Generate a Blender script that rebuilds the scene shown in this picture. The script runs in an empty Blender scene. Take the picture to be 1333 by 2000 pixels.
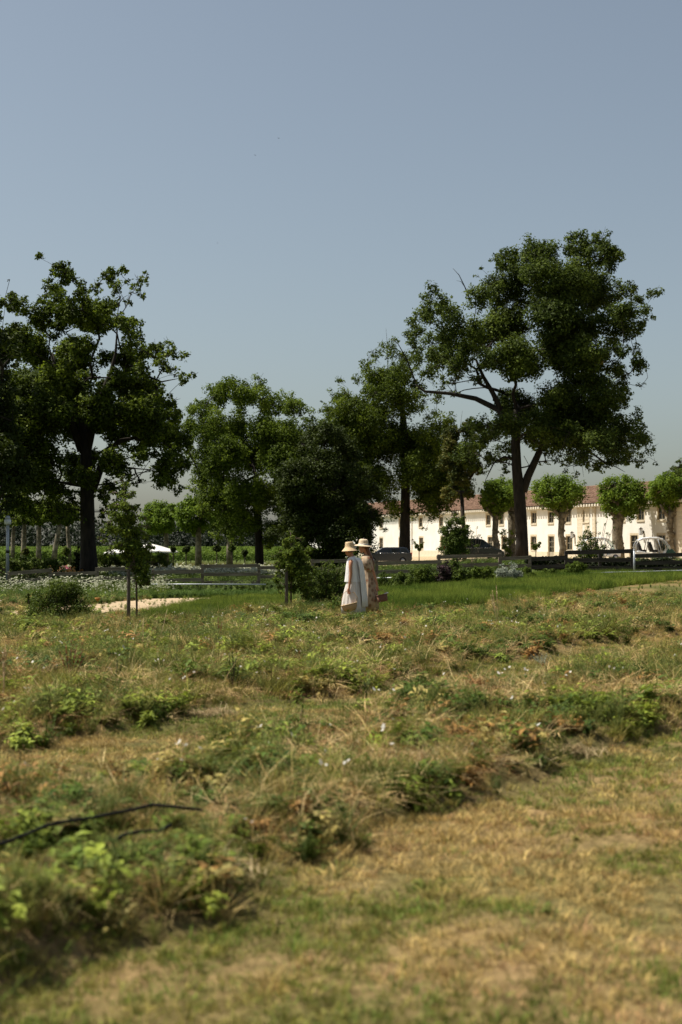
import bpy, bmesh, math, random
import numpy as np
from mathutils import Vector, Matrix
R = math.radians
scene = bpy.context.scene
col = scene.collection

# ---------------------------------------------------------------- camera, sky, sun, exposure
HOR, F, CH = 1063.0, 2778.0, 1.65          # horizon row, focal length in photo pixels, eye height
cam_d = bpy.data.cameras.new('camera')
cam = bpy.data.objects.new('camera', cam_d); col.objects.link(cam)
cam_d.sensor_fit = 'VERTICAL'; cam_d.sensor_height = 36; cam_d.sensor_width = 24; cam_d.lens = 50
cam.location = (0, 0, CH)
cam.rotation_euler = (R(90) + math.atan((HOR - 1000) / F), 0, 0)
cam_d.clip_start = 0.1; cam_d.clip_end = 9000
cam_d.dof.use_dof = True; cam_d.dof.focus_distance = 44.0; cam_d.dof.aperture_fstop = 2.2
scene.camera = cam

SUN_EL, SUN_AZ = R(60), R(-80)              # azimuth clockwise from +Y: the sun stands high on the left
world = bpy.data.worlds.new('World'); scene.world = world; world.use_nodes = True
wn = world.node_tree; wn.nodes.clear()
sky = wn.nodes.new('ShaderNodeTexSky'); sky.sky_type = 'NISHITA'; sky.sun_disc = False
sky.sun_elevation = SUN_EL; sky.sun_rotation = SUN_AZ
sky.altitude = 0; sky.air_density = 1.0; sky.dust_density = 2.0; sky.ozone_density = 1.0
hs = wn.nodes.new('ShaderNodeHueSaturation'); hs.inputs['Saturation'].default_value = 0.70
hs.inputs['Value'].default_value = 1.0
bg = wn.nodes.new('ShaderNodeBackground'); bg.inputs['Strength'].default_value = 0.072
wo = wn.nodes.new('ShaderNodeOutputWorld')
gr = wn.nodes.new('ShaderNodeMix'); gr.data_type = 'RGBA'; gr.blend_type = 'MULTIPLY'; gr.inputs[0].default_value = 1; gr.inputs[7].default_value = (1.0, 1.03, .99, 1)
wn.links.new(sky.outputs[0], hs.inputs['Color']); wn.links.new(hs.outputs[0], gr.inputs[6]); wn.links.new(gr.outputs[2], bg.inputs['Color'])
wn.links.new(bg.outputs[0], wo.inputs['Surface'])
sun_d = bpy.data.lights.new('sun', 'SUN'); sun_d.energy = 5.0; sun_d.angle = R(0.53); sun_d.color = (1.0, 0.94, 0.83)
sun = bpy.data.objects.new('sun', sun_d); col.objects.link(sun)
SD = Vector((math.sin(SUN_AZ) * math.cos(SUN_EL), math.cos(SUN_AZ) * math.cos(SUN_EL), math.sin(SUN_EL)))
sun.rotation_euler = SD.to_track_quat('Z', 'Y').to_euler()
sun.location = (-20, 0, 40)
scene.view_settings.view_transform = 'Standard'; scene.view_settings.look = 'None'
scene.view_settings.gamma = 1.0; scene.view_settings.exposure = 0.5
scene.view_settings.use_curve_mapping = False
scene.render.engine = 'CYCLES'
scene.cycles.max_bounces = 6; scene.cycles.transparent_max_bounces = 6
scene.cycles.use_denoising = True

# ---------------------------------------------------------------- helpers
def sm(a, b, x):
    t = np.clip((np.asarray(x, float) - a) / (b - a), 0, 1); return t * t * (3 - 2 * t)
_rs = np.random.RandomState(5)
_PERM = _rs.rand(256, 256)
def vnoise(x, y):
    x = np.asarray(x, float); y = np.asarray(y, float)
    xi = np.floor(x).astype(int); yi = np.floor(y).astype(int)
    fx = x - xi; fy = y - yi; fx = fx * fx * (3 - 2 * fx); fy = fy * fy * (3 - 2 * fy)
    g = lambda i, j: _PERM[i & 255, j & 255]
    return (g(xi, yi) * (1 - fx) * (1 - fy) + g(xi + 1, yi) * fx * (1 - fy)
            + g(xi, yi + 1) * (1 - fx) * fy + g(xi + 1, yi + 1) * fx * fy)
def fbm(x, y, o=3):
    s = 0; a = 0.5; t = 0
    for i in range(o):
        s = s + a * vnoise(x * 2 ** i + 17 * i, y * 2 ** i + 31 * i); t += a; a *= .5
    return s / t
def ang(X, Y):                                # column in the photograph of a place on the ground
    return 666.5 + np.asarray(X) / np.maximum(np.asarray(Y), .5) * F
def ucoord(X, Y):                             # across the rows of the field
    return np.asarray(Y) * .5 - np.asarray(X) * .866
def row_masks(X, Y):
    u = ucoord(X, Y) + (fbm(np.asarray(X) * .25 + 9, np.asarray(Y) * .25) - .5) * .9 + (fbm(np.asarray(X) * 1.1 + 9, np.asarray(Y) * 1.1, 2) - .5) * .7
    bed1 = sm(3.75, 4.15, u) * (1 - sm(5.9, 6.4, u))
    bed2 = sm(7.8, 8.3, u) * (1 - sm(12.8, 13.8, u))
    return u, bed1, bed2
def hgt(X, Y):
    X = np.asarray(X, float); Y = np.asarray(Y, float)
    a = ang(X, Y)
    near = sm(38, 58, Y)
    side = sm(500, 1010, a)
    low = -.35 - .15 * sm(65, 100, Y)
    z = near * (low + (0.27 - low) * side)
    u, b1, b2 = row_masks(X, Y)
    near2 = 1 - sm(30, 45, Y)
    z = z + near2 * (b1 * .15 + b2 * .12) * (0.25 + 1.3 * fbm(X * .9, Y * .9))
    z = z + near2 * (fbm(X * 1.3, Y * 1.3) - .5) * .10 + near2 * (fbm(X * 6, Y * 6, 2) - .5) * .025
    return z
def hz(x, y): return float(hgt(np.array([x]), np.array([y]))[0])
def zpx(py, Y): return CH - (py - HOR) * Y / F
def xpx(px, Y): return (px - 666.5) * Y / F
def at(px, py, Y): return Vector((xpx(px, Y), Y, zpx(py, Y)))

def tag(o, label=None, cat=None, group=None, kind=None):
    if label: o['label'] = label
    if cat: o['category'] = cat
    if group: o['group'] = group
    if kind: o['kind'] = kind
    return o
def empty(name, loc=(0, 0, 0), rz=0, label=None, cat=None, group=None):
    o = bpy.data.objects.new(name, None); col.objects.link(o)
    o.location = loc; o.rotation_euler = (0, 0, rz); o.empty_display_size = .1
    return tag(o, label, cat, group)
def npmesh(name, V, Fc, mats, parent=None, midx=None, smooth=False, attrs=None, loc=None, link=True):
    """V (n,3), Fc list of faces or (m,k) array"""
    me = bpy.data.meshes.new(name)
    V = np.asarray(V, np.float32)
    if isinstance(Fc, np.ndarray):
        m, k = Fc.shape
        me.vertices.add(len(V)); me.vertices.foreach_set('co', V.ravel())
        me.loops.add(m * k); me.loops.foreach_set('vertex_index', Fc.astype(np.int32).ravel())
        me.polygons.add(m); me.polygons.foreach_set('loop_start', np.arange(0, m * k, k, dtype=np.int32))
        me.update(calc_edges=True)
    else:
        me.from_pydata([tuple(v) for v in V.tolist()], [], [tuple(f) for f in Fc])
        me.update()
    if not isinstance(mats, (list, tuple)): mats = [mats]
    for m_ in mats: me.materials.append(m_)
    if midx is not None: me.polygons.foreach_set('material_index', np.asarray(midx, np.int32))
    if smooth: me.polygons.foreach_set('use_smooth', np.ones(len(me.polygons), bool))
    for an, (dom, arr) in (attrs or {}).items():
        arr = np.asarray(arr, np.float32)
        if arr.ndim == 1:
            at_ = me.attributes.new(an, 'FLOAT', dom); at_.data.foreach_set('value', arr)
        elif arr.shape[1] == 4:
            at_ = me.attributes.new(an, 'FLOAT_COLOR', dom); at_.data.foreach_set('color', arr.ravel())
        else:
            at_ = me.attributes.new(an, 'FLOAT_VECTOR', dom); at_.data.foreach_set('vector', arr.ravel())
    me.update()
    o = bpy.data.objects.new(name, me)
    if link: col.objects.link(o)
    if loc is not None: o.location = loc
    if parent is not None: o.parent = parent
    return o
class MB:
    """collects boxes, tubes, lathes and prisms of one object"""
    def __init__(s): s.V = []; s.F = []; s.M = []; s.sm = []
    def add(s, V, Fc, mi=0, smooth=False):
        b = len(s.V); s.V += [tuple(v) for v in V]
        for f in Fc: s.F.append(tuple(i + b for i in f)); s.M.append(mi); s.sm.append(smooth)
    def box(s, c, d, rz=0, mi=0, jit=0, rng=None):
        x, y, z = d[0] / 2, d[1] / 2, d[2] / 2
        V = []
        for sx in (-1, 1):
            for sy in (-1, 1):
                for sz in (-1, 1):
                    p = Vector((sx * x, sy * y, sz * z))
                    if jit: p += Vector((rng.uniform(-jit, jit), rng.uniform(-jit, jit), rng.uniform(-jit, jit)))
                    V.append(Matrix.Rotation(rz, 3, 'Z') @ p + Vector(c))
        s.add(V, [(0, 1, 3, 2), (4, 6, 7, 5), (0, 4, 5, 1), (2, 3, 7, 6), (0, 2, 6, 4), (1, 5, 7, 3)], mi)
    def tube(s, pts, rad, n=8, mi=0, cap=True):
        pts = [Vector(p) for p in pts]
        if not isinstance(rad, (list, tuple)): rad = [rad] * len(pts)
        base = len(s.V); ref = None
        for i, p in enumerate(pts):
            t = (pts[min(i + 1, len(pts) - 1)] - pts[max(i - 1, 0)])
            if t.length < 1e-9: t = Vector((0, 0, 1))
            t.normalize()
            if ref is None: ref = t.orthogonal()
            ref = (ref - t * ref.dot(t))
            if ref.length < 1e-6: ref = t.orthogonal()
            ref.normalize(); b = t.cross(ref)
            for k in range(n):
                a = 2 * math.pi * k / n
                s.V.append(tuple(p + (ref * math.cos(a) + b * math.sin(a)) * rad[i]))
        for i in range(len(pts) - 1):
            for k in range(n):
                a = base + i * n + k; b_ = base + i * n + (k + 1) % n
                s.F.append((a, b_, b_ + n, a + n)); s.M.append(mi); s.sm.append(True)
        if cap:
            s.F.append(tuple(base + k for k in range(n))[::-1]); s.M.append(mi); s.sm.append(False)
            e = base + (len(pts) - 1) * n
            s.F.append(tuple(e + k for k in range(n))); s.M.append(mi); s.sm.append(False)
    def loft(s, rings, mi=0, cap=True, smooth=True):
        base = len(s.V); n = len(rings[0])
        for r in rings: s.V += [tuple(p) for p in r]
        for i in range(len(rings) - 1):
            for k in range(n):
                a = base + i * n + k; b_ = base + i * n + (k + 1) % n
                s.F.append((a, b_, b_ + n, a + n)); s.M.append(mi); s.sm.append(smooth)
        if cap:
            s.F.append(tuple(base + k for k in range(n))[::-1]); s.M.append(mi); s.sm.append(False)
            e = base + (len(rings) - 1) * n
            s.F.append(tuple(e + k for k in range(n))); s.M.append(mi); s.sm.append(False)
    def lathe(s, prof, c=(0, 0, 0), n=24, mi=0, sy=1, tilt=None, cap=True, wob=None):
        rings = []
        for (r, z) in prof:
            ring = []
            for k in range(n):
                a = 2 * math.pi * k / n
                rr = r * (wob(a, z) if wob else 1)
                p = Vector((rr * math.cos(a), rr * math.sin(a) * sy, z))
                if tilt: p = tilt @ p
                ring.append(p + Vector(c))
            rings.append(ring)
        s.loft(rings, mi, cap)
    def prism(s, prof, y0, y1, mi=0):
        n = len(prof)
        V = [(x, y0, z) for x, z in prof] + [(x, y1, z) for x, z in prof]
        Fc = [tuple(range(n)), tuple(range(2 * n - 1, n - 1, -1))]
        Fc += [(i, i + n, (i + 1) % n + n, (i + 1) % n) for i in range(n)]
        s.add(V, Fc, mi)
    def build(s, name, mats, parent=None, loc=None, bevel=0):
        o = npmesh(name, np.array(s.V, np.float32).reshape(-1, 3), s.F, mats, parent, s.M, loc=loc)
        o.data.polygons.foreach_set('use_smooth', np.array(s.sm, bool)); o.data.update()
        if bevel:
            m = o.modifiers.new('bevel', 'BEVEL'); m.width = bevel; m.segments = 2; m.limit_method = 'ANGLE'
        return o
def copy_tree(o, parent=None):
    c = o.copy(); col.objects.link(c)
    if parent is not None: c.parent = parent
    for ch in list(o.children): copy_tree(ch, c)
    return c

# ---------------------------------------------------------------- materials
def nmat(name):
    m = bpy.data.materials.new(name); m.use_nodes = True
    nt = m.node_tree; nt.nodes.clear()
    out = nt.nodes.new('ShaderNodeOutputMaterial'); p = nt.nodes.new('ShaderNodeBsdfPrincipled')
    nt.links.new(p.outputs[0], out.inputs[0])
    return m, nt, p, out
def c4(c): return (c[0], c[1], c[2], 1)
def mat(name, c1, c2=None, scale=5, rough=.8, bump=0, bscale=None, metal=0, spec=.3, stretch=(1, 1, 1), detail=4, trans=0):
    m, nt, p, out = nmat(name)
    p.inputs['Roughness'].default_value = rough; p.inputs['Metallic'].default_value = metal
    p.inputs['Specular IOR Level'].default_value = spec
    tc = nt.nodes.new('ShaderNodeTexCoord'); mp = nt.nodes.new('ShaderNodeMapping')
    mp.inputs['Scale'].default_value = stretch
    nt.links.new(tc.outputs['Object'], mp.inputs[0])
    nz = nt.nodes.new('ShaderNodeTexNoise'); nz.inputs['Scale'].default_value = scale; nz.inputs['Detail'].default_value = detail
    nt.links.new(mp.outputs[0], nz.inputs[0])
    rp = nt.nodes.new('ShaderNodeValToRGB'); rp.color_ramp.elements[0].position = .35; rp.color_ramp.elements[1].position = .65
    rp.color_ramp.elements[0].color = c4(c1); rp.color_ramp.elements[1].color = c4(c2 or c1)
    nt.links.new(nz.outputs[0], rp.inputs[0]); nt.links.new(rp.outputs[0], p.inputs['Base Color'])
    if bump:
        n2 = nt.nodes.new('ShaderNodeTexNoise'); n2.inputs['Scale'].default_value = bscale or scale * 3
        nt.links.new(mp.outputs[0], n2.inputs[0])
        b = nt.nodes.new('ShaderNodeBump'); b.inputs['Strength'].default_value = bump; b.inputs['Distance'].default_value = .02
        nt.links.new(n2.outputs[0], b.inputs['Height']); nt.links.new(b.outputs[0], p.inputs['Normal'])
    if trans:
        t = nt.nodes.new('ShaderNodeBsdfTranslucent'); mx = nt.nodes.new('ShaderNodeMixShader'); mx.inputs[0].default_value = trans
        nt.links.new(rp.outputs[0], t.inputs[0]); nt.links.new(p.outputs[0], mx.inputs[1]); nt.links.new(t.outputs[0], mx.inputs[2])
        nt.links.new(mx.outputs[0], out.inputs[0])
    return m
def leafmat(name, ramp, trans=.3, rough=.6, spec=.12, inst=False):
    """colour from the per-leaf attribute 'tint'; for scattered plants the plant's own colour multiplies it"""
    m, nt, p, out = nmat(name)
    at_ = nt.nodes.new('ShaderNodeAttribute'); at_.attribute_name = 'tint'
    rp = nt.nodes.new('ShaderNodeValToRGB'); els = rp.color_ramp.elements
    while len(els) < len(ramp): els.new(.5)
    for i, c in enumerate(ramp):
        els[i].position = i / (len(ramp) - 1) if len(ramp) > 1 else 0; els[i].color = c4(c)
    nt.links.new(at_.outputs['Fac'], rp.inputs[0]); c = rp.outputs[0]
    if inst:
        a2 = nt.nodes.new('ShaderNodeAttribute'); a2.attribute_type = 'INSTANCER'; a2.attribute_name = 'ptint'
        mx = nt.nodes.new('ShaderNodeMix'); mx.data_type = 'RGBA'; mx.blend_type = 'MULTIPLY'; mx.inputs[0].default_value = 1
        nt.links.new(c, mx.inputs[6]); nt.links.new(a2.outputs['Color'], mx.inputs[7]); c = mx.outputs[2]
    p.inputs['Roughness'].default_value = rough; p.inputs['Specular IOR Level'].default_value = spec
    nt.links.new(c, p.inputs['Base Color'])
    t = nt.nodes.new('ShaderNodeBsdfTranslucent'); ms = nt.nodes.new('ShaderNodeMixShader'); ms.inputs[0].default_value = trans
    nt.links.new(c, t.inputs[0]); nt.links.new(p.outputs[0], ms.inputs[1]); nt.links.new(t.outputs[0], ms.inputs[2])
    nt.links.new(ms.outputs[0], out.inputs[0])
    return m
def glassmat(name, c=(.01, .012, .012)):
    m, nt, p, out = nmat(name)
    p.inputs['Base Color'].default_value = c4(c); p.inputs['Roughness'].default_value = .06
    p.inputs['Specular IOR Level'].default_value = .5
    return m

M = {}
M['oak'] = leafmat('oak_leaves', [(.025, .040, .004), (.065, .095, .008), (.17, .22, .018)], trans=.42)
M['ash'] = leafmat('ash_leaves', [(.022, .036, .007), (.056, .082, .013), (.145, .19, .026)], trans=.42)
M['dark'] = leafmat('dark_leaves', [(.012, .020, .003), (.030, .044, .005), (.065, .088, .009)], trans=.25)
M['ashy'] = leafmat('tree_leaves', [(.034, .056, .006), (.085, .125, .011), (.19, .25, .022)], trans=.45)
M['plane'] = leafmat('plane_leaves', [(.05, .085, .009), (.12, .185, .018), (.21, .29, .03)], trans=.42)
M['shrub'] = leafmat('shrub_leaves', [(.026, .044, .006), (.062, .092, .011), (.12, .16, .02)], trans=.3)
M['lime'] = leafmat('young_leaves', [(.035, .060, .006), (.085, .125, .014), (.16, .21, .025)], trans=.35)
M['silver'] = leafmat('silver_leaves', [(.16, .19, .14), (.28, .31, .24), (.45, .47, .38)], trans=.2)
M['purple'] = leafmat('purple_leaves', [(.015, .018, .012), (.035, .025, .02), (.11, .06, .07)], trans=.2)
M['rusty'] = leafmat('rusty_leaves', [(.028, .042, .008), (.07, .085, .014), (.15, .13, .025)], trans=.3)
M['vine'] = leafmat('vine_leaves', [(.05, .09, .012), (.11, .17, .025), (.18, .25, .04)], trans=.35)
M['wood_far'] = leafmat('far_leaves', [(.010, .016, .008), (.020, .030, .014), (.034, .048, .022)], trans=.15)
M['yellowed'] = leafmat('yellowed_leaves', [(.10, .11, .02), (.2, .17, .03), (.4, .28, .06)])
M['bark'] = mat('bark', (.014, .011, .008), (.034, .027, .020), 6, .95, .8, 18, stretch=(1, 1, .25))
M['bark_plane'] = mat('plane_bark', (.07, .058, .04), (.26, .22, .155), 3.0, .9, .5, 10, detail=6)
M['bark_young'] = mat('young_bark', (.06, .045, .032), (.12, .09, .06), 12, .9, .5)
M['stake'] = mat('stake_wood', (.06, .05, .036), (.14, .115, .085), 9, .9, .6, stretch=(1, 1, .15))
M['rail'] = mat('weathered_rail', (.10, .08, .057), (.23, .19, .14), 7, .92, .7, 30, stretch=(.2, 1, 3))
M['rail_dark'] = mat('dark_rail', (.022, .018, .015), (.06, .05, .042), 6, .9, .6, 30, stretch=(.2, 1, 3))
M['render'] = mat('limewash_wall', (.72, .69, .62), (.79, .76, .70), .8, .9, .15, 20)
M['stone'] = mat('pale_stone', (.60, .52, .39), (.70, .62, .48), 2.2, .9, .3, 15)
M['jamb'] = mat('stone_reveal', (.50, .41, .28), (.62, .53, .38), 3, .9, .2)
M['tile'] = mat('roof_tile', (.11, .058, .036), (.26, .16, .105), 2.3, .9, .4, 12, detail=8)
M['rafter'] = mat('painted_rafter', (.68, .62, .50), (.78, .72, .60), 5, .8)
M['eave_dark'] = mat('eave_boards', (.10, .07, .045), (.16, .12, .08), 5, .85)
M['frame'] = mat('window_paint', (.34, .30, .22), (.42, .37, .28), 4, .6)
M['glass'] = glassmat('window_glass')
M['metal_dark'] = mat('dark_metal', (.03, .028, .025), (.06, .05, .045), 10, .5, metal=.6)
M['metal_grey'] = mat('galvanised_metal', (.30, .32, .34), (.42, .44, .46), 10, .45, metal=.3)
M['canvas'] = mat('white_canvas', (.80, .78, .74), (.84, .82, .78), 3, .85, trans=.25)
M['sand'] = mat('path_sand', (.34, .25, .15), (.50, .38, .24), 3, .95, .8, 40, detail=8)
M['rock'] = mat('pale_rock', (.34, .29, .22), (.52, .46, .37), 4, .95, .9, 12)
M['rubber'] = mat('black_rubber', (.012, .012, .012), (.02, .02, .02), 10, .7)
M['hose'] = mat('black_hose', (.010, .010, .010), (.016, .015, .014), 10, .85, spec=.1)
M['car_dark'] = mat('dark_green_paint', (.008, .014, .013), (.01, .016, .015), 3, .18, spec=.6)
M['car_blue'] = mat('grey_blue_paint', (.018, .024, .034), (.02, .026, .036), 3, .2, spec=.6)
M['car_white'] = mat('white_paint', (.78, .79, .80), (.82, .83, .84), 3, .3, spec=.5)
M['car_green'] = mat('green_paint', (.008, .045, .032), (.01, .05, .035), 3, .25, spec=.5)
M['chrome'] = mat('bright_trim', (.6, .6, .62), (.7, .7, .72), 3, .15, metal=1)
M['red_glass'] = mat('red_lamp_glass', (.45, .01, .01), (.5, .02, .02), 3, .2)
M['lamp_glass'] = mat('clear_lamp_glass', (.55, .56, .56), (.65, .66, .66), 3, .15)
M['black_vinyl'] = mat('black_vinyl', (.012, .012, .012), (.02, .02, .02), 10, .5)
M['wheel'] = mat('alloy_wheel', (.35, .35, .36), (.45, .45, .46), 10, .35, metal=.8)
M['clear'] = None
def clearglass():
    m, nt, p, out = nmat('windscreen')
    p.inputs['Base Color'].default_value = (.75, .82, .80, 1); p.inputs['Roughness'].default_value = .05
    tr = nt.nodes.new('ShaderNodeBsdfTransparent'); tr.inputs[0].default_value = (.8, .86, .84, 1)
    mx = nt.nodes.new('ShaderNodeMixShader'); mx.inputs[0].default_value = .25
    nt.links.new(tr.outputs[0], mx.inputs[1]); nt.links.new(p.outputs[0], mx.inputs[2]); nt.links.new(mx.outputs[0], out.inputs[0])
    return m
M['clear'] = clearglass()
# ---------------------------------------------------------------- the ground
def axis(segs):
    out = [segs[0][0]]
    for a, b, st in segs:
        n = max(1, int(round((b - a) / st))); out += list(np.linspace(a, b, n + 1)[1:])
    return np.array(out)
xs = axis([(-3500, -500, 600), (-500, -100, 50), (-100, -30, 7), (-30, -11, 1.0), (-11, 17, .11), (17, 40, 1.0), (40, 110, 7), (110, 500, 50), (500, 3500, 600)])
ys = axis([(-400, -40, 60), (-40, -4, 6), (-4, 2.5, .8), (2.5, 14, .09), (14, 40, .2), (40, 80, 1), (80, 200, 6), (200, 600, 50), (600, 6000, 900)])
GX, GY = np.meshgrid(xs, ys)
X_, Y_ = GX.ravel(), GY.ravel()
Z_ = hgt(X_, np.maximum(Y_, .5))
nx, ny = len(xs), len(ys)
ii, jj = np.meshgrid(np.arange(nx - 1), np.arange(ny - 1))
q = (jj * nx + ii).ravel()
GF = np.stack([q, q + 1, q + nx + 1, q + nx], 1)
a_ = ang(X_, Y_); u_, b1_, b2_ = row_masks(X_, Y_)
dry = np.array([.24, .17, .085]); grn = np.array([.10, .10, .035]); soil = np.array([.13, .075, .04])
grav = np.array([.46, .37, .25]); lawn = np.array([.085, .115, .032])
n1 = fbm(X_ * .9, Y_ * .9)[:, None]; n2 = fbm(X_ * .3 + 50, Y_ * .3)[:, None]
rightdry = sm(2, -2, u_)[:, None] * 0 + sm(5, 0, u_)[:, None]
k = np.clip((n1 - .35) * 2.2 + rightdry * .35, 0, 1)
C = grn * (1 - k) + dry * k
bs = np.clip((b1_ + b2_), 0, 1)[:, None] * np.clip((n2 - .35) * 3, 0, 1)
bb = np.clip(b1_ + b2_, 0, 1)[:, None] * (sm(34, 26, Y_)[:, None]); C = C * (1 - bb * .5) + np.array([.075, .06, .03]) * bb * .5; C = C * (1 - bs * .6) + soil * bs * .6
far = (sm(38, 52, Y_) * (1 - .85 * sm(820, 1000, a_)) + sm(60, 66, Y_) * sm(820, 1000, a_) * .85)[:, None]
C = C * (1 - far) + lawn * far
gm = (sm(96, 104, Y_) * (1 - sm(260, 300, Y_)) * sm(700, 730, a_))[:, None]
C = C * (1 - gm) + grav * gm
C = np.concatenate([C, np.ones((len(C), 1))], 1)
def groundmat():
    m, nt, p, out = nmat('field_ground')
    at_ = nt.nodes.new('ShaderNodeAttribute'); at_.attribute_name = 'soilcol'
    tc = nt.nodes.new('ShaderNodeTexCoord')
    nz = nt.nodes.new('ShaderNodeTexNoise'); nz.inputs['Scale'].default_value = 14; nz.inputs['Detail'].default_value = 8
    nt.links.new(tc.outputs['Object'], nz.inputs[0])
    rp = nt.nodes.new('ShaderNodeValToRGB'); rp.color_ramp.elements[0].position = .3; rp.color_ramp.elements[1].position = .7
    rp.color_ramp.elements[0].color = (.55, .52, .45, 1); rp.color_ramp.elements[1].color = (1.3, 1.25, 1.15, 1)
    nt.links.new(nz.outputs[0], rp.inputs[0])
    mx = nt.nodes.new('ShaderNodeMix'); mx.data_type = 'RGBA'; mx.blend_type = 'MULTIPLY'; mx.inputs[0].default_value = 1
    nt.links.new(at_.outputs['Color'], mx.inputs[6]); nt.links.new(rp.outputs[0], mx.inputs[7])
    nt.links.new(mx.outputs[2], p.inputs['Base Color']); p.inputs['Roughness'].default_value = 1; p.inputs['Specular IOR Level'].default_value = .1
    n3 = nt.nodes.new('ShaderNodeTexNoise'); n3.inputs['Scale'].default_value = 40; n3.inputs['Detail'].default_value = 5
    nt.links.new(tc.outputs['Object'], n3.inputs[0])
    b = nt.nodes.new('ShaderNodeBump'); b.inputs['Strength'].default_value = .7; b.inputs['Distance'].default_value = .03
    nt.links.new(n3.outputs[0], b.inputs['Height']); nt.links.new(b.outputs[0], p.inputs['Normal'])
    return m
ground = npmesh('ground', np.stack([X_, Y_, Z_], 1), GF, groundmat(), smooth=True, attrs={'soilcol': ('POINT', C)})
tag(ground, 'dry mown field ground rising in low rows towards the lavender plot', kind='structure')

# sandy path on the left
def ribbon(name, ctr, wid, m, lift=.012, across=6):
    P = [Vector((xpx(px, F * CH / (py - HOR)), F * CH / (py - HOR), 0)) for px, py in ctr]
    pts = []; W = []
    for i in range(len(P) - 1):
        for k in range(10):
            pts.append(P[i].lerp(P[i + 1], k / 10)); W.append(wid[i] + (wid[i + 1] - wid[i]) * k / 10)
    pts.append(P[-1]); W.append(wid[-1])
    V = []
    for i, p in enumerate(pts):
        t = (pts[min(i + 1, len(pts) - 1)] - pts[max(i - 1, 0)]).normalized(); nrm = Vector((-t.y, t.x, 0))
        w = W[i] * (1 + .25 * (float(vnoise(i * .7, 3)) - .5))
        for j in range(across + 1):
            s_ = (j / across - .5); qv = p + nrm * (s_ * w + (float(vnoise(i * .9, j * 3.1)) - .5) * .15)
            V.append((qv.x, qv.y, hz(qv.x, qv.y) + lift + .02 * (1 - abs(s_) * 2)))
    Fc = [(i * (across + 1) + j, i * (across + 1) + j + 1, (i + 1) * (across + 1) + j + 1, (i + 1) * (across + 1) + j)
          for i in range(len(pts) - 1) for j in range(across)]
    return npmesh(name, np.array(V), Fc, m, smooth=True)
tag(ribbon('path', [(-160, 1206), (20, 1199), (90, 1196), (200, 1192), (270, 1184), (335, 1176), (430, 1166), (560, 1157)],
           [1.2, 1.4, 2.0, 3.4, 5.0, 6.0, 5.5, 3.0], M['sand'], .02), 'sandy footpath curving between the herb plots', kind='structure')

# ---------------------------------------------------------------- leaf crowns
def leaves(pos, nrm, size, rng, aspect=.6, sv=.35):
    n = len(pos)
    nrm = nrm / np.maximum(np.linalg.norm(nrm, axis=1, keepdims=True), 1e-6)
    rv = rng.normal(size=(n, 3)); t = np.cross(nrm, rv); t /= np.maximum(np.linalg.norm(t, axis=1, keepdims=True), 1e-6)
    b = np.cross(nrm, t)
    L = (size * (1 + sv * (rng.rand(n, 1) * 2 - 1)))
    W = L * aspect
    v0 = pos - t * L * .5; v2 = pos + t * L * .5
    v1 = pos + b * W * .5 + t * L * .05 - nrm * L * .10; v3 = pos - b * W * .5 + t * L * .05 - nrm * L * .10
    V = np.stack([v0, v1, v2, v3], 1).reshape(-1, 3)
    Fc = np.arange(n * 4).reshape(n, 4)
    return V, Fc
def blob_leaves(blobs, n, size, rng, sub=.34, nsub=16, outer=.55, flat=.95, tint_var=.35, up=.7):
    """blobs: (m,4) centre and radius. Leaves sit on the skins of many small clumps inside every blob."""
    blobs = np.asarray(blobs, float); w = blobs[:, 3] ** 2; w /= w.sum()
    sc, sr, st = [], [], []
    for b in blobs:
        k = max(4, int(nsub * (b[3] / blobs[:, 3].mean()) ** 1.5))
        d = rng.normal(size=(k, 3)); d /= np.linalg.norm(d, axis=1, keepdims=True)
        r = b[3] * (outer + (1 - outer) * rng.rand(k, 1)) * .82
        c = b[:3] + d * r * np.array([1, 1, flat])
        sc.append(c); sr.append(b[3] * sub * (.6 + .8 * rng.rand(k))); st.append(np.full(k, rng.rand()) * .4 + rng.rand(k) * .6)
    sc = np.concatenate(sc); sr = np.concatenate(sr); st = np.concatenate(st)
    w = sr ** 2; w /= w.sum()
    idx = rng.choice(len(sc), n, p=w)
    d = rng.normal(size=(n, 3)); d /= np.linalg.norm(d, axis=1, keepdims=True)
    rr = sr[idx][:, None] * (rng.rand(n, 1) ** .45)
    pos = sc[idx] + d * rr * np.array([1, 1, .85])
    nrm = d * .8 + np.array([0, 0, up]) + rng.normal(size=(n, 3)) * .55
    V, Fc = leaves(pos, nrm, size, rng)
    tint = np.clip(.5 + (st[idx] - .5) * tint_var * 1.6 + (rng.rand(n) - .5) * tint_var * 1.3, 0, 1)
    return V, Fc, tint
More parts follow.
